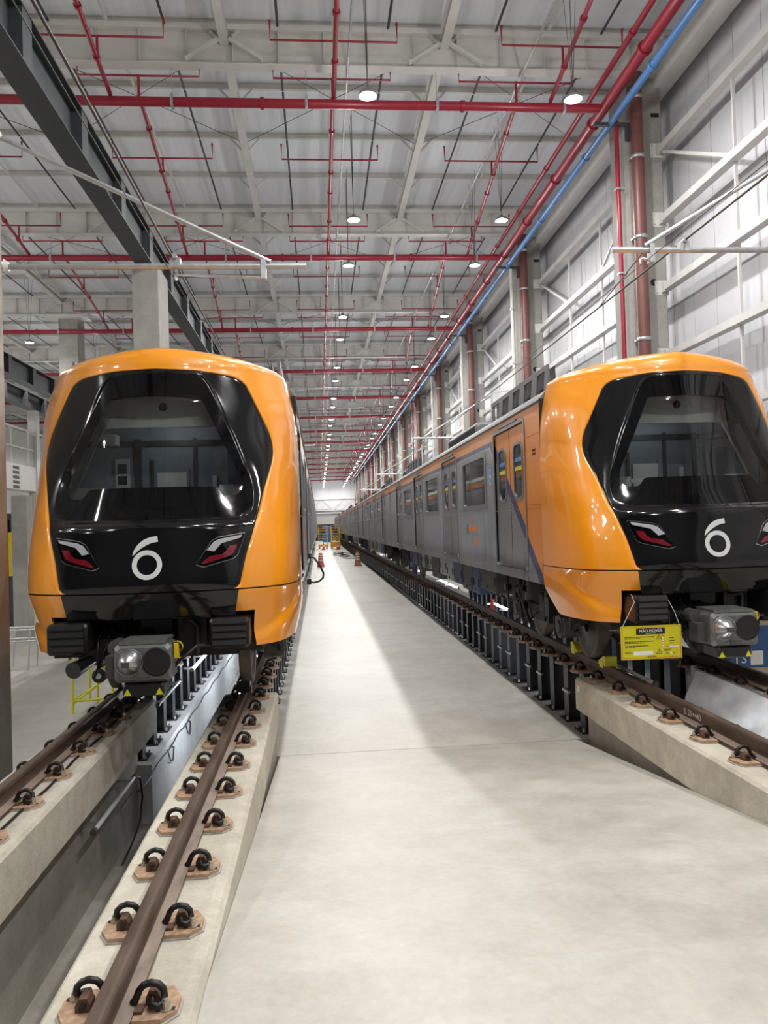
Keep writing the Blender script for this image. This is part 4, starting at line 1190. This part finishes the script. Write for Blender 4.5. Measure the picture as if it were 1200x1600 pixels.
def build_lead(label, group, loc):
    root = thing('metro_cab_car', label, 'train', loc, group)
    build_cab(root)
    rr = random.Random(11)
    dl = [3.57, 8.97, 14.37, 19.77]; wl = [6.27, 11.67, 17.07]
    for s in (-1, 1): build_side(root, dl, wl, 1.785, 23.2, 'lead_car_livery', 'lead_door_livery', s)
    m = MB().box(-1.425, -1.36, 1.752, 1.783, 1.0, 3.44).box(1.36, 1.425, 1.752, 1.783, 1.0, 3.44); tag(m.build('cab_gasket', 'black_rubber', root), kind='stuff')
    m = MB().box(-1.36, 1.36, 1.78, 1.86, 1.0, 3.5).box(-1.36, 1.36, 23.1, 23.2, 1.0, 3.42).box(-1.33, 1.33, 1.86, 23.1, 2.0, 2.02); m.build('body_bulkheads', 'chassis_black', root)
    build_roof(root, 1.76, 23.2, [(1.95, 5.3), (15.5, 18.8)], [(8.0, 11.5), (19.6, 22.2)])
    build_bogie(root, 3.05, rr); build_bogie(root, 19.9, rr); build_under(root, 5.2, 17.9, rr)
    # detail lines, vent and marks on the side just behind the cab
    for s in (-1, 1):
        m = MB(); x = s*XS
        m.mat(0).box(*sorted((x, x+s*.004)), 1.80, 2.50, 2.075, 2.085).box(*sorted((x, x+s*.004)), 1.80, 2.55, 3.015, 3.025)
        m.build('body_joints', 'sign_orange', root)
        m = MB()
        for i in range(3):
            for j in range(2): m.box(*sorted((x, x+s*.006)), 2.09+.05*i, 2.125+.05*i, 2.74+.05*j, 2.77+.05*j)
        m.build('door_vent', 'print_black', root)
        m = MB(); x2 = x+s*.003
        m.mat(0).box(*sorted((x, x2)), 6.93, 7.02, 1.62, 1.83).mat(1).box(*sorted((x, x2)), 6.62, 6.90, 1.68, 1.76).box(*sorted((x, x2)), 6.10, 6.42, 1.68, 1.78).box(*sorted((x, x2)), 6.45, 6.58, 1.66, 1.80)
        m.mat(1).box(*sorted((x, x2)), 6.05, 6.32, 1.42, 1.56).prism([(6.50, 1.83), (6.55, 1.83), (6.42, 1.95), (6.38, 1.95)], 'x', *sorted((x, x2)))
        m.build('operator_mark', ['logo_dark', 'logo_orange'], root)
        m = MB(); m.mat(0).box(*sorted((x, x2)), 4.72, 4.96, 2.50, 2.80).mat(1)
        m.lathe([(.085, .0), (.065, .0)], (x+s*.004, 4.84, 2.68), 'x', 18).lathe([(.085, .0), (.060, .0)], (x+s*.004, 4.84, 2.57), 'x', 18)
        m.build('priority_sticker', ['sticker_blue', 'print_white'], root)
    return root
def build_mid(label, group, loc):
    root = thing('metro_car', label, 'train', loc, group)
    rr = random.Random(5)
    dl = [2.9, 8.3, 13.7, 19.1]; wl = [5.6, 11.0, 16.4]
    for s in (-1, 1): build_side(root, dl, wl, .0, 22.0, 'plain_car_livery', 'plain_door_livery', s)
    m = MB().box(-1.36, 1.36, 0, .06, 1.0, 3.46).box(-1.36, 1.36, 21.94, 22.0, 1.0, 3.46).box(-1.33, 1.33, .06, 21.9, 2.0, 2.02).box(-1.0, 1.0, 22.0, 22.45, 1.1, 3.35); m.build('body_bulkheads', 'chassis_black', root)
    build_roof(root, 0, 22.0, [(1.0, 3.4), (18.5, 21.0)], [(5.5, 9.0), (13.0, 16.5)])
    build_bogie(root, 2.6, rr); build_bogie(root, 19.4, rr); build_under(root, 4.8, 17.2, rr)
    return root
right = build_lead('orange-fronted metro cab car on the right track, warning board hanging from its buffer', 'metro cab cars', (XR, YFR, 0))
left = copy_tree(right); left.location = (XL, YFL, 0)
left['label'] = 'orange-fronted metro cab car on the left track, no board on its buffers'
mid = None
for nm, X, Y in (('right', XR, YFR+23.65), ('left', XL, YFL+23.65)):
    for k in range(5):
        lab = 'grey metro car with orange roof band, %s car behind the cab of the %s train' % (nth(k), nm)
        if mid is None: mid = build_mid(lab, 'metro cars behind the cabs', (X, Y, 0)); o = mid
        else: o = copy_tree(mid); o.location = (X, Y, 0); o['label'] = lab
        Y += 22.45

# ------------------------------------------------------------------ overhead line: support arms and wires
def insulator(m, p0, p1, n=4):
    p0, p1 = Vector(p0), Vector(p1); d = (p1-p0)/(n+1); dn = d.normalized()
    for i in range(1, n+1):
        c = p0+d*i; m.cyl(c-dn*.022, c+dn*.022, .085, 12, r1=.05)
def wire_support(label, y, xroot, xtip, xcl, xreg, s, zt=4.96):
    """s = +1: the arm comes from the right-hand wall, -1: from the left-hand columns"""
    r = thing('overhead_wire_support', label, 'bracket', (0, y, 0), 'overhead wire supports')
    m = MB(); m.cyl((xroot, 0, zt), (xtip, 0, zt), .035, 12); m.build('support_tube', 'galvanised', r)
    m = MB(); m.cyl((xroot, 0, zt+1.60), (xtip-s*-.42, 0, zt+.05), .028, 10); m.build('stay_tube', 'galvanised', r)
    m = MB(); insulator(m, (xroot+s*.02, 0, zt), (xroot-s*.34, 0, zt)); insulator(m, (xroot, 0, zt+1.60), (xroot-s*.28, 0, zt+1.44), 3); m.build('insulators', 'porcelain', r)
    m = MB(); xa = xtip+s*.5
    m.box(xa-.03, xa+.03, -.05, .05, zt-.16, zt+.07); m.tube([(xa, 0, zt-.14), (xreg+s*.03, 0, zt-.10), (xreg, 0, zt-.12), (xreg, 0, zt-.17)], .018, 8); m.build('registration_arm', 'galvanised', r)
    m = MB(); m.box(xcl-.06, xcl+.06, -.05, .05, zt-.02, zt+.09).cyl((xcl, -.08, zt+.10), (xcl, .08, zt+.10), .03, 8); m.build('wire_clamp', 'galvanised', r)
    m = MB(); xm = xroot+s*.03; m.box(xm-.03, xm+.03, -.05, .05, zt-.25, zt+1.85)
    if s > 0: m.bar((xm, 0, zt+1.7), (7.62, -.59, zt+1.7), .06); m.bar((xm, 0, zt-.1), (7.62, -.59, zt-.1), .06)
    else: m.bar((xm, 0, zt+1.75), (-3.75, -.24 if y < 12 else -.61, zt+1.75), .06); m.bar((xm, 0, zt-.1), (-3.75, -.24 if y < 12 else -.61, zt-.1), .06)
    m.build('support_bracket', 'galvanised', r)
for k in range(4):
    yy = 9.1+20.0*k
    wire_support('grey tubular overhead wire arm over the right train, %s from the camera' % nth(k), yy, 6.75, 3.68, 4.60, 4.04, 1, 5.14)
    if k < 2: wire_support('grey tubular overhead wire arm over the left train, %s from the camera' % nth(k), yy, -3.75, -.06, -1.58, -1.58, -1, 4.95)
def wire(label, x, z, r=.011):
    t = thing('overhead_wire', label, 'wire', (x, 0, z), 'overhead wires'); MB().cyl((0, HALL_START+1, 0), (0, HALL_END-1.5, 0), r, 6).build('wire_run', 'wire_steel', t)
wire('dark upper overhead wire above the right train', 4.60, 5.25, .013); wire('thin lower contact wire above the right train', 4.04, 4.95, .005)
wire('dark upper overhead wire above the left train', -1.62, 5.06, .013); wire('thin lower contact wire above the left train', -1.58, 4.77, .005)
t = thing('overhead_wire', 'short slanting wire between the upper overhead wire and its arm above the right cab', 'wire', (0, 0, 0)); MB().cyl((4.60, 12.0, 5.25), (4.15, 9.15, 5.19), .009, 6).build('wire_run', 'wire_steel', t)

# ------------------------------------------------------------------ warning board on the right buffer
sx, sy, sz = 3.515, YFR-.045, .505
W_, H_ = .672, .358
bd = thing('warning_board', 'yellow NÃO MOVER warning board hanging in front of the right buffer', 'sign', (sx, sy, sz))
m = MB(); m.mat(0).box(-W_/2, W_/2, 0, .006, -H_/2, H_/2)
m.mat(1)
a, c = W_/2-.012, H_/2-.012
for x0, x1, z0, z1 in ((-a, a, c-.004, c), (-a, a, -c, -c+.004), (-a, -a+.004, -c, c), (a-.004, a, -c, c)): m.box(x0, x1, -.0012, 0, z0, z1)
m.build('board_panel', ['sign_yellow', 'print_red'], bd)
m = MB(); m.mat(0).box(-.165, .155, -.0015, 0, .085, .152); m.build('board_header', 'print_black', bd)
text('board_title', 'NÃO MOVER', .044, 'print_white', bd, T(-.005, -.002, .123) @ FRONT)
text('board_subtitle', 'DO NOT MOVE', .016, 'print_white', bd, T(-.005, -.002, .096) @ FRONT)
m = MB(); rr = random.Random(2)
for z, ws in ((.055, .33), (.040, .17), (.008, .325), (-.007, .22), (-.038, .265), (-.053, .12), (-.108, .08)):
    x = -.295
    while x < -.295+ws:
        l = rr.uniform(.012, .04); m.box(x, min(x+l, -.295+ws), -.001, 0, z, z+.008); x += l+.005
for z in (.035, .008, -.018): m.box(.20, .235+.03*rr.random(), -.001, 0, z, z+.006)
m.box(.14, .22, -.001, 0, -.085, -.079); m.box(.14, .19, -.001, 0, -.099, -.093); m.box(.155, .19, -.001, 0, -.124, -.118); m.box(.235, .26, -.001, 0, -.124, -.118)
m.build('board_text', 'print_black', bd)
m = MB(); m.box(-.20, .015, -.0012, 0, -.135, -.092).box(.20, .305, -.0012, 0, -.058, -.044)
for z in (.033, .006, -.021, -.048): m.box(.118, .138, -.0014, 0, z, z+.017)
m.box(.205, .228, -.0014, 0, -.130, -.112)
m.build('board_fields', 'print_white', bd)
m = MB()
for z in (.033, .006, -.021, -.048):
    for x0, x1, z0, z1 in ((.115, .141, z-.003, z), (.115, .141, z+.017, z+.02), (.115, .118, z, z+.017), (.138, .141, z, z+.017)): m.box(x0, x1, -.0016, 0, z0, z1)
m.box(.11, .15, -.001, 0, .062, .068).box(.15, .20, -.001, 0, -.054, -.048)
m.build('board_boxes', 'print_red', bd)
m = MB()
for cx, cz in ((.085, .03), (.085, -.125)):
    for p, q in (((-.03, 0), (.03, 0)), ((.03, 0), (0, .052)), ((0, .052), (-.03, 0))): m.bar((cx+p[0], -.0008, cz+p[1]), (cx+q[0], -.0008, cz+q[1]), .004, .0015, (0, 1, 0))
    m.box(cx-.0025, cx+.0025, -.0015, 0, cz+.014, cz+.034).box(cx-.0025, cx+.0025, -.0015, 0, cz+.006, cz+.010)
m.build('board_warning_triangles', 'print_black', bd)
text('board_maker_name', 'ALSTOM', .026, 'print_black', bd, T(.0, -.002, -.152) @ FRONT)
m = MB(); m.tube([(-.318, -.004, .172), (-.18, -.02, .44), (-.12, .2, .50)], .0025, 5).tube([(.318, -.004, .172), (.285, .02, .30), (.27, .2, .48)], .0025, 5); m.build('hanging_string', 'print_white', bd)

# ------------------------------------------------------------------ wheel chocks, under-floor tubes
def chock(x, y, s, mt, label):
    r = thing('wheel_chock', label, 'chock', (x, y, 0), None)
    m = MB(); m.prism([(-.12*s, .0), (.12*s, .0), (.12*s, .04), (-.05*s, .12), (-.12*s, .12)][::1 if s > 0 else -1], 'x', -.075, .075); m.build('chock_wedge', mt, r)
    m = MB(); m.box(-.085, -.077, -.06, .06, -.03, .05).box(.077, .085, -.06, .06, -.03, .05); m.build('chock_guide', mt, r)
chock(3.583, YFR+1.95-.52, 1, 'lime_yellow', 'yellow wheel chock in front of the first wheel of the right train')
chock(3.583, YFR+1.95+.56, -1, 'lime_yellow', 'yellow wheel chock behind the first wheel of the right train')
chock(-.908, YFL+1.95-.52, 1, 'buffer_black', 'black wheel chock in front of the first wheel of the left train')
TL = bpy.data.lights.new('tube_light', 'AREA'); TL.shape = 'RECTANGLE'; TL.size = 1.4; TL.size_y = .06; TL.energy = 22; TL.color = (.86, .93, 1.0)
tube_on = MB().cyl((0, -.75, 0), (0, .75, 0), .024, 12).mesh('tube_glass', 'tube_glow')
tube_no = MB().cyl((0, -.75, 0), (0, .75, 0), .024, 12).mesh('tube_glass', 'tube_off')
tcap = MB().cyl((0, .745, 0), (0, .80, 0), .030, 12).mesh('tube_cap', 'chassis_grey')
tbr = MB().box(-.16, .0, -.62, -.58, -.02, .02).mesh('tube_bracket', 'galvanised')
def tube_lamp(x, y, z, on_, label, s=1):
    r = thing('tube_lamp', label, 'lamp', (x, y, z), 'tube lamps in the pits', 0 if s > 0 else PI)
    link('tube_glass', tube_on if on_ else tube_no, r); link('tube_cap', tcap, r); link('tube_cap', tcap, r, (0, -1.545, 0)); link('tube_bracket', tbr, r); link('tube_bracket', tbr, r, (0, 1.2, 0))
    if on_:
        lo = bpy.data.objects.new('tube_lamp_light', TL); COL.objects.link(lo); lo.parent = r; lo.location = (.05, 0, 0); lo.rotation_euler = (0, -PI/2+.0, 0); lo.rotation_euler = (PI/2, 0, PI/2)
        lo.rotation_euler = Matrix(((0, 0, -1), (1, 0, 0), (0, -1, 0))).to_euler()
tube_lamp(-2.13, 8.05, -.87, False, 'unlit tube lamp bracketed to the pit wall under the left plinth')
tube_lamp(-2.10, 10.75, -.34, False, 'unlit tube lamp on the first posts under the left train')
tube_lamp(-2.10, 13.4, -.38, True, 'glowing tube lamp on the posts under the left train, nearest lit one')
for k in range(4): tube_lamp(-2.10, 16.2+2.9*k, -.38, True, 'glowing tube lamp under the left train, %s lit one behind the nearest' % nth(k))
for k in range(4): tube_lamp(-1.28, 11.6+3.2*k, -.6, True, 'glowing tube lamp facing the white pit wall under the left train, %s from the camera' % nth(k), -1)
tube_lamp(3.86, 7.2, -1.15, True, 'added unseen tube lamp on the right track pit wall, brightening the silvery sheet')  # hidden tube added to brighten the protective sheet
tube_lamp(3.83, 9.4, -.08, False, 'unlit tube lamp below the warning board of the right train')
for k, yy in enumerate((16.4, 22.2, 23.9, 29.3, 41, 48)): tube_lamp(3.86, yy, .02, True, 'glowing tube lamp between the rails of the right train, %s from the camera' % nth(k))
for k, yy in enumerate((12.6, 19.0, 26.0)): tube_lamp(4.82, yy, -.8, True, 'glowing tube lamp on the far posts under the right train, %s from the camera' % nth(k), -1)
r = thing('red_flag', 'crumpled red cloth flag under the right train beside a lit tube', 'flag', (3.60, 15.9, 0))
m = MB(); G = [[(-.02+.03*math.sin(i*1.3+j), .30*i/8-.15, .02+.22*j/6+.012*math.sin(i*2)) for j in range(7)] for i in range(9)]
m.grid(G, True); m.mat(1).cyl((0, -.16, .0), (0, -.16, .27), .012, 8); m.build('flag_cloth', ['print_red', 'chassis_grey'], r)
# cables along the pit wall of the left track
r = thing('pit_cable', 'black cable sagging along the white pit wall under the left train', 'cable', (0, 0, 0))
m = MB(); pts = []
for i in range(70):
    y = 8.9+.36*i; pts.append((-2.115, y, -1.06-.05*abs(math.sin(i*.9))))
m.tube(pts, .011, 6)
m.tube([(-2.13, 8.8, -.86), (-2.1, 8.95, -.92), (-2.09, 9.0, -1.15), (-2.1, 8.9, -1.40), (-2.14, 8.7, -1.55), (-2.2, 8.5, -1.70)], .012, 6)
for y0 in (10.6, 12.0): m.tube([(-2.115, y0, -1.08), (-2.10, y0+.1, -1.25), (-2.105, y0+.3, -1.32), (-2.115, y0+.45, -1.16), (-2.11, y0+.3, -1.12)], .010, 6)
m.build('cable_run', 'cable_black', r)
r = thing('track_cable', 'thin black cable lying along the left rail on its plinth', 'cable', (0, 0, 0))
m = MB(); pts = [(-2.25+.015*math.sin(i*1.7), 3.2+.4*i, -.185) for i in range(17)]; m.tube(pts, .010, 6); m.build('cable_run', 'cable_black', r)
# silver sheet hung between the rails of the right track
r = thing('protective_sheet', 'crumpled silvery sheet hung along the pit in front of the right train', 'sheet', (4.62, 0, 0))
m = MB(); G = []; rr = random.Random(4)
for i in range(31):
    y = 9.35-4.4*i/30; row = []
    for j in range(11):
        v = j/10; bot = -.54-.06*math.sin(i*.35)
        if i < 4: bot += .0
        z = -.10-.03*(i/30)+(bot+.10)*v
        row.append((.06-.13*v+.035*math.sin(i*.9+j*.7)*v+.03*math.sin(i*.31)+.008*rr.uniform(-1, 1), y+(.10*v if i < 2 else 0), z))
    G.append(row)
m.grid(G, True); m.build('sheet_cloth', 'silver_sheet', r)
m = MB(); m.bar((.06, 9.42, -1.72), (.06, 9.42, -.05), .05).bar((.06, 4.9, -1.72), (.06, 4.9, -.05), .05).cyl((.06, 9.42, -.08), (.06, 4.9, -.11), .012, 6); m.build('sheet_rail', 'galvanised', r)

# ------------------------------------------------------------------ things along the aisle
def barrier(x, y, mt, label):
    r = thing('traffic_barrel', label, 'barrel', (x, y, -1.0), 'striped traffic barrels')
    m = MB(); m.box(-.27, .27, -.27, .27, 0, .05); m.lathe([(.25, .05), (.25, .20), (.22, .21)], (0, 0, 0), 'z', 20); m.build('barrel_base', mt, r)
    m = MB(); pr = [(.21, .20), (.20, .42), (.185, .45), (.18, .60), (.165, .63), (.16, .78), (.145, .81), (.14, .95), (.10, 1.0), (0, 1.0)]; m.lathe(pr, (0, 0, 0), 'z', 20); m.build('barrel_body', mt, r)
    m = MB()
    for a, c, z0, z1 in ((.198, .192, .44, .52), (.178, .172, .62, .70), (.158, .152, .80, .87)): m.lathe([(a, z0), (a+.004, z0), (c+.004, z1), (c, z1)], (0, 0, 0), 'z', 20)
    m.build('barrel_bands', 'barrier_white', r)
barrier(.06, 55.8, 'barrier_red', 'red and white striped traffic barrel beside the left train')
barrier(2.72, 55.4, 'barrier_brown', 'brownish traffic barrel beside the right train')
for x, y, lab in ((.52, 98.0, 'small dark red cone standing before the left orange lift'), (2.28, 96.0, 'small dark red cone standing before the right orange lift')):
    r = thing('safety_cone', lab, 'cone', (x, y, -1), 'far safety cones')
    m = MB(); m.box(-.25, .25, -.25, .25, 0, .04); m.lathe([(.2, .04), (.05, .9), (0, .92)], (0, 0, 0), 'z', 16); m.build('cone_body', 'barrier_red', r)
    MB().lathe([(.15, .34), (.155, .34), (.115, .55), (.11, .55)], (0, 0, 0), 'z', 16).build('cone_band', 'barrier_white', r)
def lift(x, y, label, scis):
    r = thing('work_platform', label, 'lift', (x, y, -1), 'orange lifts at the far end')
    m = MB(); m.bbox(-.65, .65, -.9, .9, .25, .6 if not scis else .9, .04)
    for sx in (-.5, .5):
        for sy in (-.6, .6): m.cyl((sx-.1, sy, .22), (sx+.1, sy, .22), .22, 14)
    m.build('lift_chassis', 'machine_orange', r)
    m = MB()
    for sx in (-.55, .55): m.bar((sx, -.8, .6), (sx, -.8, 2.9), .09); m.bar((sx, .8, .6), (sx, .8, 2.9), .09)
    for z in (1.0, 1.35, 1.7, 2.05, 2.4): m.bar((-.55, -.8, z), (.55, -.8, z), .05)
    if scis: m.bar((-.6, -.8, .9), (.6, -.8, 1.9), .09); m.bar((.6, -.8, .9), (-.6, -.8, 1.9), .09)
    m.build('lift_mast', 'safety_yellow', r)
    m = MB(); m.box(-.65, .65, -.9, .9, 1.95, 2.05)
    for z in (2.4, 2.75, 3.05):
        for sy in (-.88, .88): m.bar((-.63, sy, z), (.63, sy, z), .06)
        for sx in (-.63, .63): m.bar((sx, -.88, z), (sx, .88, z), .06)
    m.build('lift_basket', 'machine_orange', r)
    MB().box(-.3, .3, -.85, -.6, 2.05, 2.6).build('control_box', 'chassis_black', r)
lift(.5, 104, 'orange work platform at the far end, beside the left train', False)
lift(2.15, 103, 'orange scissor lift at the far end, beside the right train', True)
r = thing('tarpaulin_stack', 'dark blue covered stack at the far end between the orange lifts', 'stack', (1.5, 150, -1)); MB().bbox(-.9, .9, -.8, .8, 0, 3.1, .12).build('tarpaulin', 'tarp_blue', r)
r = thing('air_hose', 'black hose looping from the side of the left train over the aisle', 'hose', (0, 17.0, 0))
m = MB(); m.tube([(-.24, .0, 1.22), (-.12, 0, 1.18), (0, 0, 1.0), (.07, 0, .84), (.06, 0, .74), (-.02, 0, .67), (-.14, 0, .64), (-.25, 0, .66)], .022, 8); m.box(-.30, -.20, -.05, .05, 1.17, 1.28).box(-.30, -.20, -.05, .05, .60, .72); m.build('hose_run', 'cable_black', r)
r = thing('cable_coil', 'tangle of black hoses lying on the aisle floor near the right train', 'hose', (2.55, 76, -1))
m = MB(); rr = random.Random(9)
for k in range(5):
    cx, cy = rr.uniform(-.6, .3), rr.uniform(-8, 10); m.tube([(cx+.5*math.cos(i*.5)*(1+.1*k), cy+2.6*math.sin(i*.5), .03+.02*k) for i in range(13)], .035, 6)
m.build('hose_run', 'cable_black', r)

# ------------------------------------------------------------------ left of the left train
r = thing('safety_barrier', 'yellow tubular barrier on wheels standing on the floor left of the left train', 'barrier', (-3.99, 12.7, -1))
m = MB(); q = .022
for p0, p1 in (((0, 0, 0), (0, 0, 2.0)), ((.62, 0, .25), (.62, 0, 2.0)), ((0, 0, .20), (.34, 0, .20)), ((0, 0, .16), (.60, .3, .60)), ((.36, .1, 0), (.36, .1, 1.2)), ((.36, .1, .70), (.62, .1, .70)), ((0, 0, 1.1), (.62, 0, 1.1)), ((0, 0, 1.95), (.62, 0, 1.95)), ((0, .9, 0), (0, .9, 2.0)), ((0, 0, 1.95), (0, .9, 1.95)), ((0, 0, .2), (0, .9, .2)), ((.34, 0, .2), (.62, .0, .25)), ((.62, 0, 0), (.62, 0, .25))): m.cyl(p0, p1, q, 8)
m.build('barrier_tubes', 'lime_yellow', r)
m = MB(); m.lathe([(.02, -.03), (.10, -.03), (.115, -.015), (.115, .015), (.10, .03), (.02, .03)], (.40, .05, .57), 'y', 18); m.mat(1).cyl((.40, .0, .57), (.40, .10, .57), .045, 10); m.build('barrier_wheel', ['black_rubber', 'equip_grey'], r)
# mezzanine with railing
r = thing('mezzanine', 'white steel mezzanine floor with a railing beyond the left train', 'platform', (-9.9, 0, 0))
Y0, Y1 = 20.0, 60.0
MB().box(-.3, 0, Y0, Y1, 3.42, 4.22).build('fascia_beam', 'white_steel', r)
MB().box(-4.5, -.3, Y0, Y1, 4.0, 4.18).build('mezzanine_deck', 'white_steel', r)
rp = MB().box(-.03, .03, -.03, .03, 4.2, 5.5).mesh('railing_post', 'white_steel'); y = Y0
pn = MB().box(-.008, .0, .05, 1.45, 4.3, 4.82).box(-.008, .0, .05, 1.45, 4.88, 5.42).mesh('mesh_panel', 'mesh_panel')
while y < Y1-1: link('railing_post', rp, r, (-.06, y, 0)); link('mesh_panel', pn, r, (-.06, y, 0)); y += 1.5
m = MB()
for z in (4.25, 4.85, 5.5): m.box(-.09, -.03, Y0, Y1, z-.03, z+.03)
m.build('handrail', 'white_steel', r)
mp_ = MB().box(-.25, .05, -.15, .15, -1.0, 6.3).mesh('mezzanine_post', 'white_steel')
for y in (28.2, 38.2, 48.2): link('mezzanine_post', mp_, r, (0, y, 0))
m = MB()
for z in (3.5, 3.66, 3.82, 3.98, 4.14): m.box(.0, .01, 26.0, 26.5, z-.05, z+.05)
m.build('fascia_holes', 'chassis_grey', r)
r = thing('duct_column', 'grey ribbed duct column under the mezzanine, left of the left train', 'duct', (-8.17, 22.0, -1.0))
m = MB(); m.box(-.20, .20, -.2, .2, 0, 3.98); m.build('duct_body', 'column_concrete', r)
m = MB()
for k in range(34): m.box(-.205, .205, -.21, .21, 2.0+.058*k, 2.03+.058*k)
tag(m.build('duct_ribs', 'column_concrete', r), kind='stuff')
r = thing('machine_cabinet', 'dark cabinet with a yellow edge standing at the far left under the mezzanine', 'cabinet', (-10.2, 26.0, -1.0))
m = MB(); m.mat(0).bbox(-.5, .5, -.5, .5, 0, 3.6, .03).mat(1).box(.3, .51, -.52, -.48, 1.6, 3.0); m.mat(2).box(-.2, .35, -.51, -.49, 2.6, 3.4); m.build('cabinet_body', ['dark_steel', 'safety_yellow', 'side_window_glass'], r)
r = thing('tube_trestle', 'low grey tube trestle on the floor left of the left train', 'trestle', (-6.4, 17.0, -1.0))
m = MB()
for y in (0, .5):
    for x in (-.3, .2): m.cyl((x-.05, y, 0), (x, y, .86), .02, 8)
    for z in (.86, .62): m.cyl((-.4, y, z), (.32, y, z), .022, 8)
m.cyl((.2, 0, .86), (.2, .5, .86), .02, 8); m.build('trestle_tubes', 'galvanised', r)
r = thing('cable_protector', 'pale wedge shaped ramp plate on the floor at the far left', 'ramp', (-6.3, 15.8, -1.0)); MB().prism([(-.3, 0), (.3, 0), (.25, .10), (-.1, .10)], 'y', -.6, .6).build('ramp_plate', 'conduit_white', r)
# right edge: carton with a blue label beyond the right track
r = thing('carton_box', 'beige carton with a blue label at the right edge beyond the coupler', 'box', (6.36, 10.9, -.98))
m = MB(); m.bbox(-.5, .6, -.3, .4, .0, 1.42, .01); m.build('carton', 'box_card', r)
m = MB(); m.box(-.46, .56, -.306, -.30, .88, 1.22).box(-.55, .56, -.304, -.29, .62, .88); m.build('carton_label', 'tarp_blue', r)
text('carton_lettering', 'LS', .20, 'print_white', r, T(-.30, -.309, 1.06) @ FRONT); text('carton_lettering_lower', 'TS', .20, 'print_white', r, T(-.40, -.309, .75) @ FRONT)
MB().box(-.24, -.05, -.309, -.304, .66, .86).build('carton_sticker', 'print_white', r)
